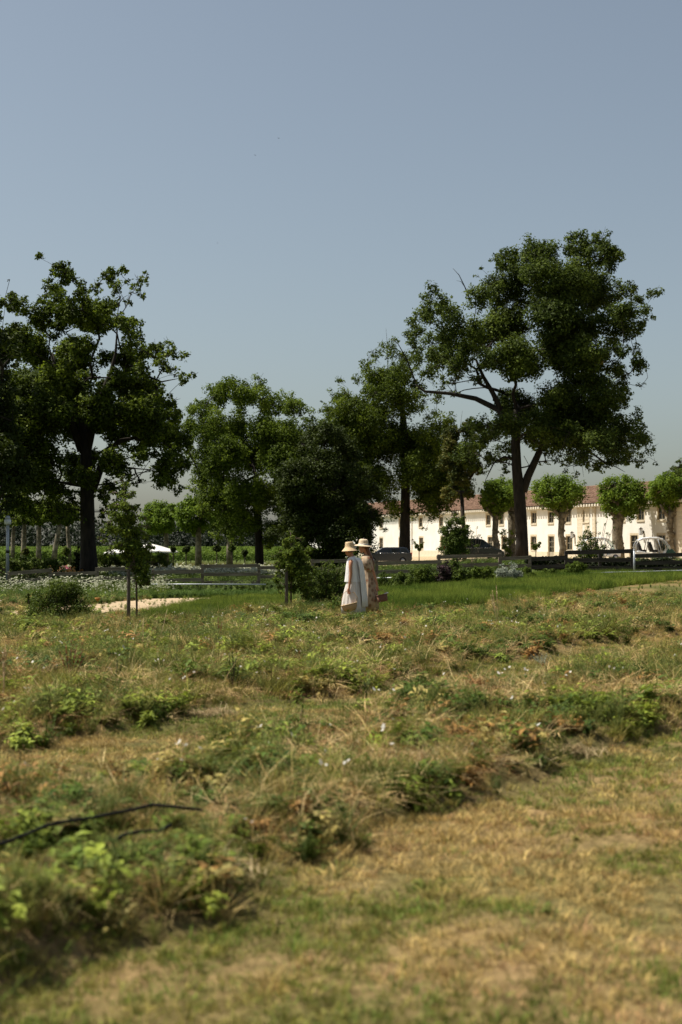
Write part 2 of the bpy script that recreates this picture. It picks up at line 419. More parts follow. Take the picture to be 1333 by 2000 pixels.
def skeleton(root_pts, root_r, targets, rng, tip=.03, power=.48, bend=.12, n=7, minr=.012):
    """limbs grown from the trunk line to the centre of every clump; radii follow the load they carry"""
    nodes = [Vector(p) for p in root_pts]; par = [-1] + list(range(len(root_pts) - 1)); load = [0.0] * len(nodes)
    top = nodes[-1]; nr = len(nodes)
    lowz = nodes[max(0, nr // 2)].z
    for t in sorted(targets, key=lambda t: (Vector(t[:3]) - top).length):
        tv = Vector(t[:3]); best = None
        for i, nd in enumerate(nodes):
            if nd.z < lowz - 1e-6 and i < nr: continue
            dd = (nd - tv).length + .25 * (nd - top).length + (max(0, nd.z - tv.z) * .8)
            if best is None or dd < best[0]: best = (dd, i)
        i = best[1]; p0 = nodes[i]; L = (tv - p0).length
        steps = max(2, min(5, int(L / .9) + 1)) if L > .8 else 2
        side = Vector((rng.normal(), rng.normal(), rng.normal() * .5 + .5)) * L * bend
        prev = i
        for k in range(1, steps + 1):
            f = k / steps; p = p0.lerp(tv, f) + side * math.sin(f * math.pi) + Vector((0, 0, 0))
            p += Vector((rng.normal(), rng.normal(), rng.normal())) * L * .025
            nodes.append(p); par.append(prev); load.append(0.0); prev = len(nodes) - 1
        j = prev
        while j != -1:
            load[j] += t[3] ** 2; j = par[j]
    mx = max(load[:1] + [1e-6])
    rad = [max(minr, root_r[-1] * .9 * (l / mx) ** power) for l in load]
    for i in range(nr): rad[i] = root_r[i]
    mb = MB()
    kids = {}
    for i, p in enumerate(par): kids.setdefault(p, []).append(i)
    # chains
    mb.tube(root_pts, list(root_r), n + 3)
    stack = [(i, k) for i in range(len(nodes)) for k in kids.get(i, []) if not (i < nr and k < nr)]
    done = set()
    for i, k in stack:
        if k in done: continue
        chain = [nodes[i], nodes[k]]; rr = [min(rad[i], rad[k] * 1.15) if i < nr else min(rad[i], rad[k] * 1.25), rad[k]]; done.add(k); cur = k
        while kids.get(cur):
            nxt = max(kids[cur], key=lambda q_: rad[q_])
            if nxt in done: break
            chain.append(nodes[nxt]); rr.append(min(rad[nxt], rr[-1])); done.add(nxt); cur = nxt
        mb.tube(chain, rr, n if rr[0] > .08 else 5, cap=False)
    return mb, nodes
GROW = 1.18
def px_blobs(lst, Y, spread, rng, copies=2, scale=1.0):
    out = []
    s = F / Y
    cx = np.mean([b[0] for b in lst])
    for (px, py, r) in lst:
        rm = r / s * scale * GROW
        for k in range(copies):
            if k == 0: j0x, j0z = (rng.rand() - .5) * rm * .35, (rng.rand() - .5) * rm * .5
            dy = (rng.rand() * 2 - 1) * spread
            # clumps at the rim of the outline stay nearer the middle plane
            yy = Y + dy; jx = (rng.rand() - .5) * rm * .8 * (k > 0); jz = (rng.rand() - .5) * rm * .8 * (k > 0)
            out.append((xpx(px, Y) + jx + j0x, yy, zpx(py, Y) + jz + j0z, rm * (1 if k == 0 else .92)))
    return out
TREES = []
def tree(name, label, cat, base_px, Y, trunk, blobs, n, size, lm, bm, spread, seed, group=None, copies=2, sub=.34, nsub=16,
         tip=.03, extra=None, up=.7, outer=.55, twigs=1, tint_var=.35, power=.48, crownname='crown', sides=7):
    rng = np.random.RandomState(seed)
    x0 = xpx(base_px, Y); z0 = hz(x0, Y)
    root = empty(name, (x0, Y, z0), 0, label, cat, group)
    off = Vector((x0, Y, z0))
    bl = px_blobs(blobs, Y, spread, rng, copies)
    tp = [at(px, py, Y) for px, py, r in trunk]; tp[0].z = z0 - .1
    s = F / Y; tr = [r / s for _, _, r in trunk]
    mb, nodes = skeleton([p - off for p in tp], tr, [(b[0] - off.x, b[1] - off.y, b[2] - off.z, b[3]) for b in bl], rng, tip, power, n=sides, minr=max(.008, size * .05))
    if twigs:
        for b in bl:
            for k in range(twigs * 3):
                c = Vector(b[:3]) - off; d = Vector(rng.normal(size=3)); d.normalize()
                mb.tube([c, c + d * b[3] * .5 + Vector((0, 0, -.02)) , c + d * b[3] * .9 + Vector((0, 0, b[3] * .12))], [size * .1, size * .07, size * .04], 4, cap=False)
    if extra: extra(mb, off)
    mb.build('trunk', bm, root)
    V, Fc, ti = blob_leaves(bl, n, size, rng, sub, nsub, outer=outer, up=up, tint_var=tint_var)
    cr = npmesh(crownname, V - np.array(off), Fc, lm, root, attrs={'tint': ('FACE', ti)})
    cr['kind'] = 'stuff'
    return root
# ---------------------------------------------------------------- the long white building
DIRB = Vector((.333, -.943, 0)).normalized()         # along the front, towards the near (right) end
B0 = Vector((xpx(1075, 153), 153, 0))                # a foot point of the front
NRM = Vector((DIRB.y, -DIRB.x, 0))                   # outward, towards the field
ROT = math.atan2(DIRB.y, DIRB.x)
def tb(px):                                          # distance along the front that shows at this column
    k_ = (px - 666.5) / F
    return (k_ * B0.y - B0.x) / (DIRB.x - k_ * DIRB.y)
GZ = .30; EH = 5.35
def bz(py, t):
    p = B0 + DIRB * t; return CH - (py - HOR) * p.y / F
bld = empty('farm_building', (B0.x, B0.y, GZ), ROT, 'long two-storey whitewashed farm building with a red tiled roof and many small windows', 'building')
# local frame: x along the front, y into the building is +? (local -y is outward)
T0, T1, DEP = tb(600), tb(1560), 9.0
sgn = -1 if (Matrix.Rotation(ROT, 3, 'Z') @ Vector((0, -1, 0))).dot(NRM) > 0 else 1
def L(x, y, z): return (x, y * (-sgn), z)            # y counts into the building
ups = [(1043, 999, 1022), (1076.5, 997, 1020), (1110, 994, 1018), (1145, 991, 1017), (1215, 990, 1014), (1252, 988, 1012), (1292, 985, 1009), (1331, 982, 1006),
       (1375, 979, 1004), (1425, 976, 1001), (954, 1008, 1026), (980, 1006, 1024), (905, 1012, 1029), (822, 1018, 1034), (862, 1015, 1032), (783, 1021, 1036), (745, 1023, 1037)]
lows = [(1042.5, 1049, 1083, 'w'), (1077, 1048, 1088, 'd'), (1112, 1047, 1073, 'w'), (1150, 1045, 1086, 'd'), (1205, 1043, 1070, 'w'), (1239, 1041, 1090, 'd'), (1292, 1038, 1066, 'w'), (1331, 1036, 1092, 'd'),
        (1380, 1034, 1064, 'w'), (1430, 1031, 1096, 'd'), (958, 1053, 1088, 'd'), (985, 1052, 1076, 'w'), (905, 1055, 1086, 'd'), (823, 1059, 1079, 'w'), (865, 1056, 1075, 'w'), (783, 1060, 1086, 'd'), (745, 1063, 1077, 'w')]
opens = []
for px, ya, yb in ups:
    t = tb(px); opens.append([t, .60, 3.62, 4.84, 'w'])
for px, ya, yb, kd in lows:
    t = tb(px); opens.append([t, .64, (.02 if kd == 'd' else .72), 2.22, kd])
def wall_with_holes(ops, x0, x1, h):
    mb = MB()
    xsx = sorted(set([x0, x1] + [o[0] - o[1] for o in ops] + [o[0] + o[1] for o in ops]))
    zsx = sorted(set([-.6, h] + [o[2] for o in ops] + [o[3] for o in ops]))
    for i in range(len(xsx) - 1):
        for j in range(len(zsx) - 1):
            cx, cz = (xsx[i] + xsx[i + 1]) / 2, (zsx[j] + zsx[j + 1]) / 2
            if any(abs(cx - o[0]) < o[1] and o[2] < cz < o[3] for o in ops): continue
            mb.add([L(xsx[i], 0, zsx[j]), L(xsx[i + 1], 0, zsx[j]), L(xsx[i + 1], 0, zsx[j + 1]), L(xsx[i], 0, zsx[j + 1])], [(0, 1, 2, 3)])
    # ends and back
    mb.add([L(x0, 0, -.6), L(x0, DEP, -.6), L(x0, DEP, h), L(x0, 0, h)], [(0, 1, 2, 3)])
    mb.add([L(x1, 0, -.6), L(x1, DEP, -.6), L(x1, DEP, h), L(x1, 0, h)], [(0, 1, 2, 3)])
    mb.add([L(x0, DEP, -.6), L(x1, DEP, -.6), L(x1, DEP, h), L(x0, DEP, h)], [(0, 1, 2, 3)])
    for xe in (x0, x1): mb.add([L(xe, 0, h), L(xe, DEP, h), L(xe, DEP / 2, h + 2.0)], [(0, 1, 2)])
    return mb
# merge overlap-free: widths snapped
wall_with_holes(opens, T0, T1, EH).build('wall', M['render'], bld)
for t, hw, za, zb, kd in opens:
    nm = 'door' if kd == 'd' else 'window'
    rv = MB(); dp = .24                                # stone reveal
    for s_ in (-1, 1): rv.add([L(t + s_ * hw, 0, za), L(t + s_ * hw, dp, za), L(t + s_ * hw, dp, zb), L(t + s_ * hw, 0, zb)], [(0, 1, 2, 3)])
    rv.add([L(t - hw, 0, zb), L(t + hw, 0, zb), L(t + hw, dp, zb), L(t - hw, dp, zb)], [(0, 1, 2, 3)])
    rv.add([L(t - hw, 0, za), L(t + hw, 0, za), L(t + hw, dp, za), L(t - hw, dp, za)], [(0, 1, 2, 3)])
    # flat stone surround, 3 mm proud of the wall
    for (xa, xb, z0_, z1_) in ((t - hw - .14, t - hw, za, zb), (t + hw, t + hw + .14, za, zb), (t - hw - .14, t + hw + .14, zb, zb + .2)):
        rv.add([L(xa, -.012, z0_), L(xb, -.012, z0_), L(xb, -.012, z1_), L(xa, -.012, z1_)], [(0, 1, 2, 3)])
    w = rv.build(nm, M['jamb'], bld)
    fr = MB(); fw = .042; y_ = .13
    for (xa, xb, z0_, z1_) in ((t - hw, t - hw + fw, za, zb), (t + hw - fw, t + hw, za, zb), (t - hw + fw, t + hw - fw, za, za + (.5 if kd == 'd' else .08)), (t - hw + fw, t + hw - fw, zb - .07, zb),
                               (t - .022, t + .022, za + .1, zb - .05)):
        c = L((xa + xb) / 2, y_, (z0_ + z1_) / 2); fr.box(c, (xb - xa, .06, z1_ - z0_))
    rows = 3 if kd == 'd' else 2
    zlo = za + (.5 if kd == 'd' else .08)
    for r_ in range(1, rows):
        zz = zlo + (zb - .07 - zlo) * r_ / rows
        for sx in (-1, 1): fr.box(L(t + sx * (hw - fw + .03) / 2, y_, zz), (hw - fw - .03, .04, .035))
    fr.build('frame', M['frame'], w)
    gl = MB(); gl.add([L(t - hw, y_ + .02, za), L(t + hw, y_ + .02, za), L(t + hw, y_ + .02, zb), L(t - hw, y_ + .02, zb)], [(0, 1, 2, 3)])
    gl.build('pane', M['glass'], w)
    if kd == 'w':
        sl = MB(); sl.box(L(t, -.02, za - .06), (hw * 2 + .2, .14, .11)); sl.build('sill', M['stone'], w)
# stone piers and the plinth
STN = {}
def stoneblock(x, y, z, dx, dy, dz, nm='stone_block'):
    k = (round(dx, 2), dy, round(dz, 2))
    if k not in STN:
        mb = MB(); mb.box((0, 0, 0), (dx, dy, dz)); o = mb.build(nm, M['stone'], bld); STN[k] = o
    else:
        o = STN[k].copy(); o.name = nm; col.objects.link(o)
    o.location = L(x, y, z)
def pier(pa, pb):
    ta, tb_ = tb(pa), tb(pb); blk = [o for o in opens if ta < o[0] < tb_]
    z = -.3; k_ = 0
    pieces = []
    xsx = sorted([ta, tb_] + [v for o in blk for v in (o[0] - o[1] - .15, o[0] + o[1] + .15)])
    for i in range(0, len(xsx), 2): pieces.append((xsx[i], xsx[i + 1]))
    while z < EH - .32:
        hh = .42
        for (a, b) in pieces:
            n = max(1, int((b - a) / .8)); wds = (b - a) / n
            for q_ in range(n): stoneblock(a + wds * (q_ + .5), -.012, z + hh / 2, wds - .012, .03, hh - .012)
        z += hh
pier(1128, 1164); pier(1311, 1352)
edges = sorted([(o[0] - o[1] - .16, o[0] + o[1] + .16) for o in opens if o[4] == 'd'])
x = T0
for a, b in edges + [(T1, T1)]:
    if a - x > .3:
        n = max(1, int((a - x) / 1.1)); wd = (a - x) / n
        for q_ in range(n): stoneblock(x + wd * (q_ + .5), -.035, .1, wd - .012, .07, .9, 'plinth_stone')
    x = b
# roof: two slopes of barrel tiles
def roof_slope(side):
    V, Fc = [], []; nrow = 18; pitch = .24; ncol = int((T1 - T0 + .6) / pitch)
    h0, h1 = EH + .12, EH + 2.15
    rng_ = np.random.RandomState(3)
    ang_ = np.linspace(0, math.pi, 4)
    ysl = np.linspace(-.52, DEP / 2, nrow + 1)
    for r_ in range(nrow):
        ya, yb = ysl[r_] - .02, ysl[r_ + 1] + .05
        for c_ in range(ncol):
            cx = T0 - .3 + pitch * (c_ + .5) + rng_.uniform(-.012, .012); dz = rng_.uniform(-.012, .012)
            b = len(V)
            for (yy, rad, up_) in ((ya, .105, .055), (yb, .085, .01)):
                zz = h0 + (h1 - h0) * (yy + .52) / (DEP / 2 + .52)
                yv = yy if side == 0 else DEP - yy
                for an in ang_: V.append(L(cx + math.cos(an) * rad, yv, zz + math.sin(an) * .075 + up_ + dz))
            for k_ in range(3): Fc.append((b + k_, b + k_ + 1, b + 5 + k_, b + 4 + k_))
    return V, Fc, h0, h1
V, Fc, h0, h1 = roof_slope(0)
rb = MB()
rb.add([L(T0 - .3, -.52, h0), L(T1 + .3, -.52, h0), L(T1 + .3, DEP / 2, h1), L(T0 - .3, DEP / 2, h1)], [(0, 1, 2, 3)])
rb.add([L(T0 - .3, DEP + .5, h0), L(T1 + .3, DEP + .5, h0), L(T1 + .3, DEP / 2, h1), L(T0 - .3, DEP / 2, h1)], [(0, 1, 2, 3)])
rb.add([L(T0 - .3, -.50, h0 - .06), L(T1 + .3, -.50, h0 - .06), L(T1 + .3, .0, h0 + .12), L(T0 - .3, .0, h0 + .12)], [(0, 1, 2, 3)])
roof = rb.build('roof', M['eave_dark'], bld)
tl = npmesh('tiles', np.array(V), np.array(Fc), M['tile'], roof, smooth=True); tl['kind'] = 'stuff'
rd = MB(); rd.tube([L(T0 - .3, DEP / 2, h1 + .05), L(T1 + .3, DEP / 2, h1 + .05)], .13, 10); rd.build('ridge', M['tile'], roof)
rafm = MB(); rafm.box((0, 0, 0), (.27, .54, .26)); raf0 = rafm.build('rafter_tail', M['rafter'], bld); k_ = 0
t = T0 + .2
while t < T1:
    o = raf0 if k_ == 0 else raf0.copy()
    if k_: col.objects.link(o)
    o.location = L(t, -.275, h0 - .17); t += .56; k_ += 1
# downpipes and wall lanterns
for px in (1165, 1352, 1010, 806, 893):
    t = tb(px); mb = MB(); mb.tube([L(t, -.09, 0), L(t, -.09, EH - .25), L(t, -.35, EH - .02)], .05, 8); mb.build('downpipe', M['jamb'], bld)
gm_ = MB(); gm_.box((0, 0, 0), (.17, .16, .34))
for px, py in ((1122, 1046), (1257, 1039), (937, 1056), (810, 1059), (1352, 1034)):
    t = tb(px); z = bz(py, t) - GZ
    ln = MB(); c = L(t, -.27, z)
    ln.box((c[0], c[1], z + .30), (.30, .30, .04)); ln.box((c[0], c[1], z - .26), (.22, .22, .04))
    for sx in (-1, 1):
        for sy in (-1, 1): ln.tube([(c[0] + sx * .1, c[1] + sy * .1, z - .26), (c[0] + sx * .14, c[1] + sy * .14, z + .30)], .014, 5)
    ln.lathe([(.17, .32), (.05, .42), (.02, .46)], (c[0], c[1], z), 8)
    e = L(t, -.06, z); ln.tube([e, (c[0], c[1], z + .44)], .02, 6); ln.box(L(t, -.02, z), (.14, .04, .3))
    o = ln.build('wall_lantern', M['metal_dark'], bld)
    g = MB(); g.box((c[0], c[1], z + .02), (.19, .19, .5)); g.build('lamp_glass', M['lamp_glass'], o)

# ---------------------------------------------------------------- trees
def ash_extra(mb, off):
    a = lambda px, py: at(px, py, 109) - off
    mb.tube([a(1022, 960), a(1032, 930), a(1044, 905), a(1060, 870), a(1075, 835)], [.34, .31, .28, .22, .14], 9)     # second stem of the fork
    mb.tube([a(1005, 845), a(975, 800), a(930, 778), a(880, 768), a(830, 764), a(812, 750)], [.30, .24, .19, .14, .10, .05], 8)   # long left limb
    mb.tube([a(985, 815), a(965, 770), a(945, 735), a(930, 700)], [.25, .2, .14, .08], 7)
    mb.tube([a(925, 600), a(910, 560), a(898, 535), a(886, 522)], [.06, .045, .03, .012], 5)
    mb.tube([a(910, 560), a(902, 548), a(893, 546)], [.03, .02, .01], 4)
    mb.tube([a(812, 745), a(795, 700), a(778, 670), a(765, 660)], [.07, .05, .03, .012], 5)
    mb.tube([a(795, 700), a(775, 690), a(762, 672)], [.035, .02, .01], 4)
    for i in (2, 5):
        px = 950 + i * 37; r = random.Random(i)
        mb.tube([a(px, 890), a(px + r.uniform(-15, 15), 915), a(px + r.uniform(-12, 12), 932)], [.03, .02, .008], 4)
    mb.tube([a(1150, 880), a(1185, 905), a(1205, 912), a(1222, 922)], [.09, .06, .04, .015], 5)
    mb.tube([a(1014, 900), a(985, 892), a(965, 905), a(955, 925), a(948, 940)], [.12, .09, .06, .04, .015], 5)
ash_b = [(1000, 497, 24), (1010, 485, 14), (1045, 492, 30), (1080, 490, 30), (1130, 488, 28), (1160, 486, 18), (1120, 478, 14), (1190, 508, 28), (945, 514, 6), (958, 530, 10), (970, 545, 18),
    (980, 565, 34), (1040, 550, 44), (1110, 550, 44), (1180, 560, 36), (1240, 562, 20), (1262, 580, 18), (1255, 615, 20), (1225, 610, 20),
    (850, 600, 27), (890, 588, 24), (925, 600, 24), (818, 640, 25), (870, 650, 34), (930, 650, 34), (990, 630, 44), (1060, 630, 44), (1130, 630, 44), (1192, 630, 34),
    (806, 680, 16), (850, 700, 26), (900, 700, 30), (950, 710, 24), (825, 735, 16), (1010, 710, 42), (1080, 700, 44), (1150, 700, 44), (1208, 695, 24), (1232, 722, 13),
    (1025, 780, 38), (1090, 780, 44), (1160, 765, 42), (1218, 748, 22), (1240, 762, 10), (905, 748, 12), (872, 736, 13), (898, 722, 18), (940, 742, 15), (962, 722, 18), (985, 762, 16), (845, 728, 12),
    (915, 828, 20), (950, 850, 28), (985, 830, 30), (1045, 830, 36), (1100, 830, 44), (1160, 825, 38), (1198, 815, 24),
    (905, 880, 22), (935, 892, 22), (1070, 870, 18), (1095, 860, 25), (1118, 905, 15), (1150, 880, 32), (1190, 870, 32), (1225, 858, 26), (1250, 872, 18), (1247, 898, 13), (1180, 908, 18), (1075, 905, 12), (1140, 920, 8), (960, 895, 18), (978, 920, 11), (925, 868, 22), (948, 925, 10), (1000, 870, 22), (1180, 800, 30), (1120, 870, 28), (1235, 690, 14), (1205, 780, 24), (1248, 640, 14), (1225, 820, 18), (1262, 905, 8), (1215, 645, 28), (1232, 605, 20), (1212, 720, 24), (1220, 782, 20), (1225, 842, 26), (1200, 560, 26), (1195, 897, 18), (1240, 880, 20), (842, 757, 8), (866, 756, 8), (895, 762, 8), (812, 705, 16), (1170, 530, 30), (1150, 510, 24)]
tree('ash_tree', 'tallest tree, a broad dark ash with a forked trunk in front of the white building', 'tree', 1020, 109,
     [(1019, 1108, 15), (1020, 1060, 12.5), (1018, 1010, 12), (1015, 965, 12), (1010, 915, 10), (1008, 860, 9), (1010, 800, 7)], ash_b,
     200000, .21, M['ash'], M['bark'], 5.5, 11, copies=2, extra=ash_extra, sub=.40, nsub=13, outer=.5, tint_var=.5)
rng_ = np.random.RandomState(4)
yb_ = [(x + .0, y, z, r) for x, y, z, r in px_blobs([(1168, 700, 8), (1160, 694, 4), (1176, 706, 4)], 104.5, .1, rng_, 1)]
V, Fc, ti = blob_leaves(yb_, 260, .22, rng_)
ashroot = bpy.data.objects['ash_tree']
npmesh('yellowed_spray', V - np.array(ashroot.location), Fc, M['yellowed'], ashroot, attrs={'tint': ('FACE', ti)})['label'] = 'patch of yellowed ash leaves'

def oak_extra(mb, off):
    a = lambda px, py: at(px, py, 83) - off
    mb.tube([a(180, 960), a(205, 890), a(232, 862), a(262, 855), a(300, 868)], [.26, .2, .15, .11, .06], 8)
    mb.tube([a(170, 880), a(190, 790), a(215, 730), a(225, 690), a(228, 640)], [.26, .2, .14, .08, .04], 8)
    mb.tube([a(160, 880), a(130, 800), a(110, 730), a(100, 690)], [.28, .22, .15, .08], 8)
    mb.tube([a(290, 735), a(315, 745), a(330, 742), a(352, 738)], [.07, .05, .035, .012], 5)
    for x0, y0, x1, y1 in ((232, 590, 248, 575), (245, 600, 238, 580), (335, 790, 352, 778), (362, 735, 376, 742), (78, 580, 70, 574)):
        mb.tube([a(x0, y0), a((x0 + x1) / 2, (y0 + y1) / 2 - 3), a(x1, y1)], [.03, .02, .008], 4)
oak_b = [(112, 532, 12), (135, 542, 20), (150, 560, 18), (100, 565, 20), (92, 590, 18), (170, 592, 20), (200, 572, 14), (222, 560, 16), (248, 545, 14), (265, 534, 11), (277, 527, 7), (262, 560, 10), (240, 582, 12),
    (58, 610, 20), (85, 620, 26), (130, 618, 30), (185, 632, 30), (228, 625, 22), (35, 615, 12), (20, 640, 22), (250, 640, 18), (262, 655, 12),
    (55, 680, 38), (120, 690, 36), (180, 690, 26), (238, 690, 26), (278, 685, 20), (310, 690, 16), (330, 688, 10), (352, 690, 14), (362, 710, 9), (345, 720, 15), (350, 735, 9), (318, 715, 14),
    (40, 760, 46), (108, 755, 38), (165, 750, 24), (225, 745, 30), (275, 745, 28), (310, 768, 20), (300, 790, 18), (325, 785, 12), (340, 780, 7),
    (50, 840, 50), (120, 830, 44), (205, 810, 40), (270, 805, 36), (320, 812, 20),
    (45, 910, 44), (120, 895, 36), (165, 890, 22), (215, 850, 28), (270, 835, 26), (318, 850, 26), (342, 895, 22), (325, 925, 22), (305, 915, 18), (330, 950, 16), (345, 850, 20),
    (60, 965, 28), (110, 950, 24), (140, 965, 20), (190, 935, 22), (235, 905, 26), (275, 885, 20), (30, 980, 18), (225, 950, 14), (100, 985, 14), (60, 1000, 18), (125, 990, 16), (20, 1010, 16), (85, 1010, 12), (345, 815, 12), (350, 850, 14), (352, 880, 14), (300, 830, 24), (200, 970, 10), (140, 1000, 10), (215, 962, 18), (240, 985, 14), (205, 1000, 14), (190, 1020, 10), (265, 935, 14), (150, 1015, 10), (335, 800, 16)]
tree('oak_tree', 'large spreading oak on the left with a black shaded trunk', 'tree', 172, 83,
     [(174, 1120, 20), (174, 1095, 17), (172, 1050, 14.5), (171, 1000, 14), (170, 950, 13), (168, 890, 11), (162, 820, 9)], oak_b,
     175000, .195, M['oak'], M['bark'], 5.0, 21, copies=3, extra=oak_extra, sub=.40, nsub=12, outer=.4, tint_var=.6)
tree('dark_tree', 'very dark dense tree cut off by the left edge of the picture', 'tree', -70, 72,
     [(-70, 1120, 22), (-68, 1000, 18), (-66, 880, 15), (-60, 800, 12)],
     [(-5, 530, 5), (-2, 560, 5), (-30, 560, 25), (-60, 600, 50), (5, 618, 18), (-20, 660, 40), (12, 690, 26), (-80, 700, 70), (0, 760, 42), (15, 820, 40), (-60, 820, 70), (5, 890, 46), (-50, 910, 60), (15, 950, 30), (-20, 985, 30), (-120, 800, 80), (-130, 900, 60), (10, 1005, 18), (-30, 1020, 20)],
     36000, .25, M['dark'], M['bark'], 4.0, 31, tint_var=.35)
tree('maple_tree', 'rounded mid-green tree left of the two women, thin limbs showing inside', 'tree', 505, 112,
     [(508, 1105, 9), (506, 1050, 8), (503, 990, 7), (500, 930, 6)],
     [(402, 788, 20), (430, 770, 26), (460, 760, 20), (505, 752, 16), (512, 745, 9), (545, 775, 24), (580, 795, 22), (600, 825, 16), (480, 780, 28), (520, 790, 26), (385, 805, 18), (375, 830, 20), (410, 830, 32),
      (460, 840, 34), (515, 840, 34), (570, 845, 34), (590, 870, 28), (400, 880, 28), (440, 900, 36), (500, 900, 36), (560, 910, 40), (395, 930, 24), (420, 960, 30), (470, 970, 36), (530, 975, 36), (575, 960, 34), (440, 1000, 24), (490, 1020, 26), (540, 1030, 26), (365, 850, 14), (350, 870, 10), (375, 880, 14), (430, 925, 24), (385, 960, 16), (445, 880, 24), (560, 880, 30), (600, 860, 22), (620, 850, 16), (545, 960, 30), (400, 1000, 18), (430, 1030, 20), (470, 1050, 16), (385, 985, 14), (520, 1060, 16), (345, 830, 12)],
     130000, .18, M['ashy'], M['bark'], 4.2, 41, copies=3, sub=.40, nsub=12, outer=.45, tint_var=.5)
tree('holm_oak_tree', 'black-green dense tree whose foliage reaches the ground behind the women', 'tree', 655, 104,
     [(655, 1100, 12), (655, 1040, 11), (652, 960, 9), (650, 920, 7)],
     [(615, 845, 22), (645, 860, 28), (680, 885, 28), (605, 885, 32), (650, 920, 44), (590, 940, 40), (700, 940, 36), (610, 990, 44), (670, 990, 46), (585, 1030, 34), (640, 1045, 42), (700, 1035, 34), (600, 1075, 24), (660, 1080, 30), (705, 1070, 22), (720, 1000, 24), (560, 1060, 22), (570, 1000, 30), (715, 1040, 16), (630, 1085, 24), (560, 1085, 14), (625, 850, 24), (600, 862, 24), (660, 850, 22), (735, 960, 24), (730, 1010, 20), (540, 1040, 20), (575, 930, 26)],
     92000, .195, M['dark'], M['bark'], 3.6, 51, copies=3, sub=.42, nsub=12, outer=.4, tint_var=.4)
tree('chestnut_tree', 'tall dark tree with an upright trunk between the women and the tallest tree', 'tree', 793, 139,
     [(790, 1096, 13), (791, 1060, 11), (792, 1000, 9.5), (793, 920, 8.5), (790, 840, 7), (785, 780, 5)],
     [(735, 688, 15), (765, 680, 18), (790, 690, 16), (718, 715, 18), (705, 740, 12), (665, 752, 10), (650, 770, 14), (630, 790, 8), (622, 796, 5), (668, 785, 16), (690, 795, 22), (740, 745, 30), (790, 725, 28), (815, 700, 16), (775, 785, 36), (720, 815, 34), (660, 830, 28),
      (825, 790, 14), (845, 805, 14), (830, 850, 30), (770, 860, 40), (705, 880, 40), (875, 858, 20), (895, 885, 20), (905, 925, 18), (860, 920, 36), (800, 930, 40), (735, 945, 40), (690, 965, 30), (865, 975, 22), (905, 960, 16), (832, 985, 22), (765, 1000, 22), (745, 1018, 12), (722, 1005, 20), (840, 1010, 10), (808, 1005, 14), (885, 1000, 10), (830, 1030, 5), (755, 1035, 7), (650, 850, 20), (690, 840, 30), (730, 870, 34), (860, 880, 30), (880, 940, 26), (900, 900, 20), (640, 815, 16), (700, 930, 34), (800, 860, 36), (830, 960, 30), (850, 1000, 16), (920, 950, 14), (660, 800, 22), (705, 840, 34), (860, 840, 24), (888, 830, 18), (850, 900, 34), (900, 962, 20), (680, 900, 36), (745, 790, 30), (760, 730, 24), (840, 945, 30), (640, 800, 16), (675, 770, 14), (640, 830, 22), (680, 820, 28), (720, 770, 22), (820, 760, 20), (850, 780, 14), (870, 920, 28), (735, 730, 20)],
     150000, .215, M['oak'], M['bark'], 4.4, 61, copies=3, sub=.40, nsub=12, outer=.4, tint_var=.5, extra=lambda mb, off: [mb.tube([at(x, 860, 139) - off, at(x + d, 840 - e, 139) - off, at(x + d * 1.8, 810 - e, 139) - off], [.05, .03, .01], 4) for x, d, e in ((870, 4, 5), (885, -6, 0), (895, 5, 8), (735, -8, 120), (760, -3, 170))])
tree('olive_green_tree', 'small olive-green tree overlapping the left foot of the tallest tree', 'tree', 905, 116,
     [(908, 1098, 5), (906, 1030, 4), (902, 960, 3.5)],
     [(882, 845, 17), (912, 835, 15), (885, 880, 20), (912, 895, 22), (905, 930, 22), (885, 962, 18), (925, 915, 14), (870, 905, 18), (915, 965, 12), (930, 855, 12)], 22000, .18, M['rusty'], M['bark'], 1.5, 66, tint_var=.5)

# pollarded planes in front of the building
pb_ = lambda cx, cy, w, h: [(cx + dx * w, cy + dy * h, r * w) for dx, dy, r in ((-.58, -.3, .40), (-.25, -.55, .42), (.12, -.6, .42), (.5, -.42, .42), (-.66, .12, .36), (-.3, .1, .5), (.15, 0, .55), (.6, .08, .38), (-.42, .5, .34), (0, .5, .42), (.38, .52, .34), (-.05, .8, .26), (.62, -.15, .36))]
lab = ['clipped plane tree left of the tall trunk, leafy ball crown over a knobbly trunk', 'clipped plane tree just right of the tall forked trunk',
       'clipped plane tree with the thickest mottled trunk, behind the leggy shrub', 'clipped plane tree above the open buggy at the right edge']
def knob(px, seed, Y, w0, pts):
    def f(mb, off):
        r = random.Random(seed)
        for i in range(9):
            py = r.uniform(1005, 1075); sx = r.choice((-1, 1)); c = at(px + sx * w0 * .7, py, Y) - off; c.y += r.uniform(-.25, .1)
            rr = r.uniform(.10, .2)
            mb.lathe([(rr * .3, -rr), (rr * .9, -rr * .5), (rr, 0), (rr * .8, rr * .6), (rr * .2, rr)], c, 8)
        for (dx, dy) in pts:
            mb.tube([at(px, 1012, Y) - off, at(px + dx * .6, 1000 + dy * .4, Y) - off, at(px + dx, 985 + dy, Y) - off + Vector((0, r.uniform(-.4, .4), 0))], [w0 * .55 * Y / F, w0 * .5 * Y / F, w0 * .3 * Y / F], 8)
    return f
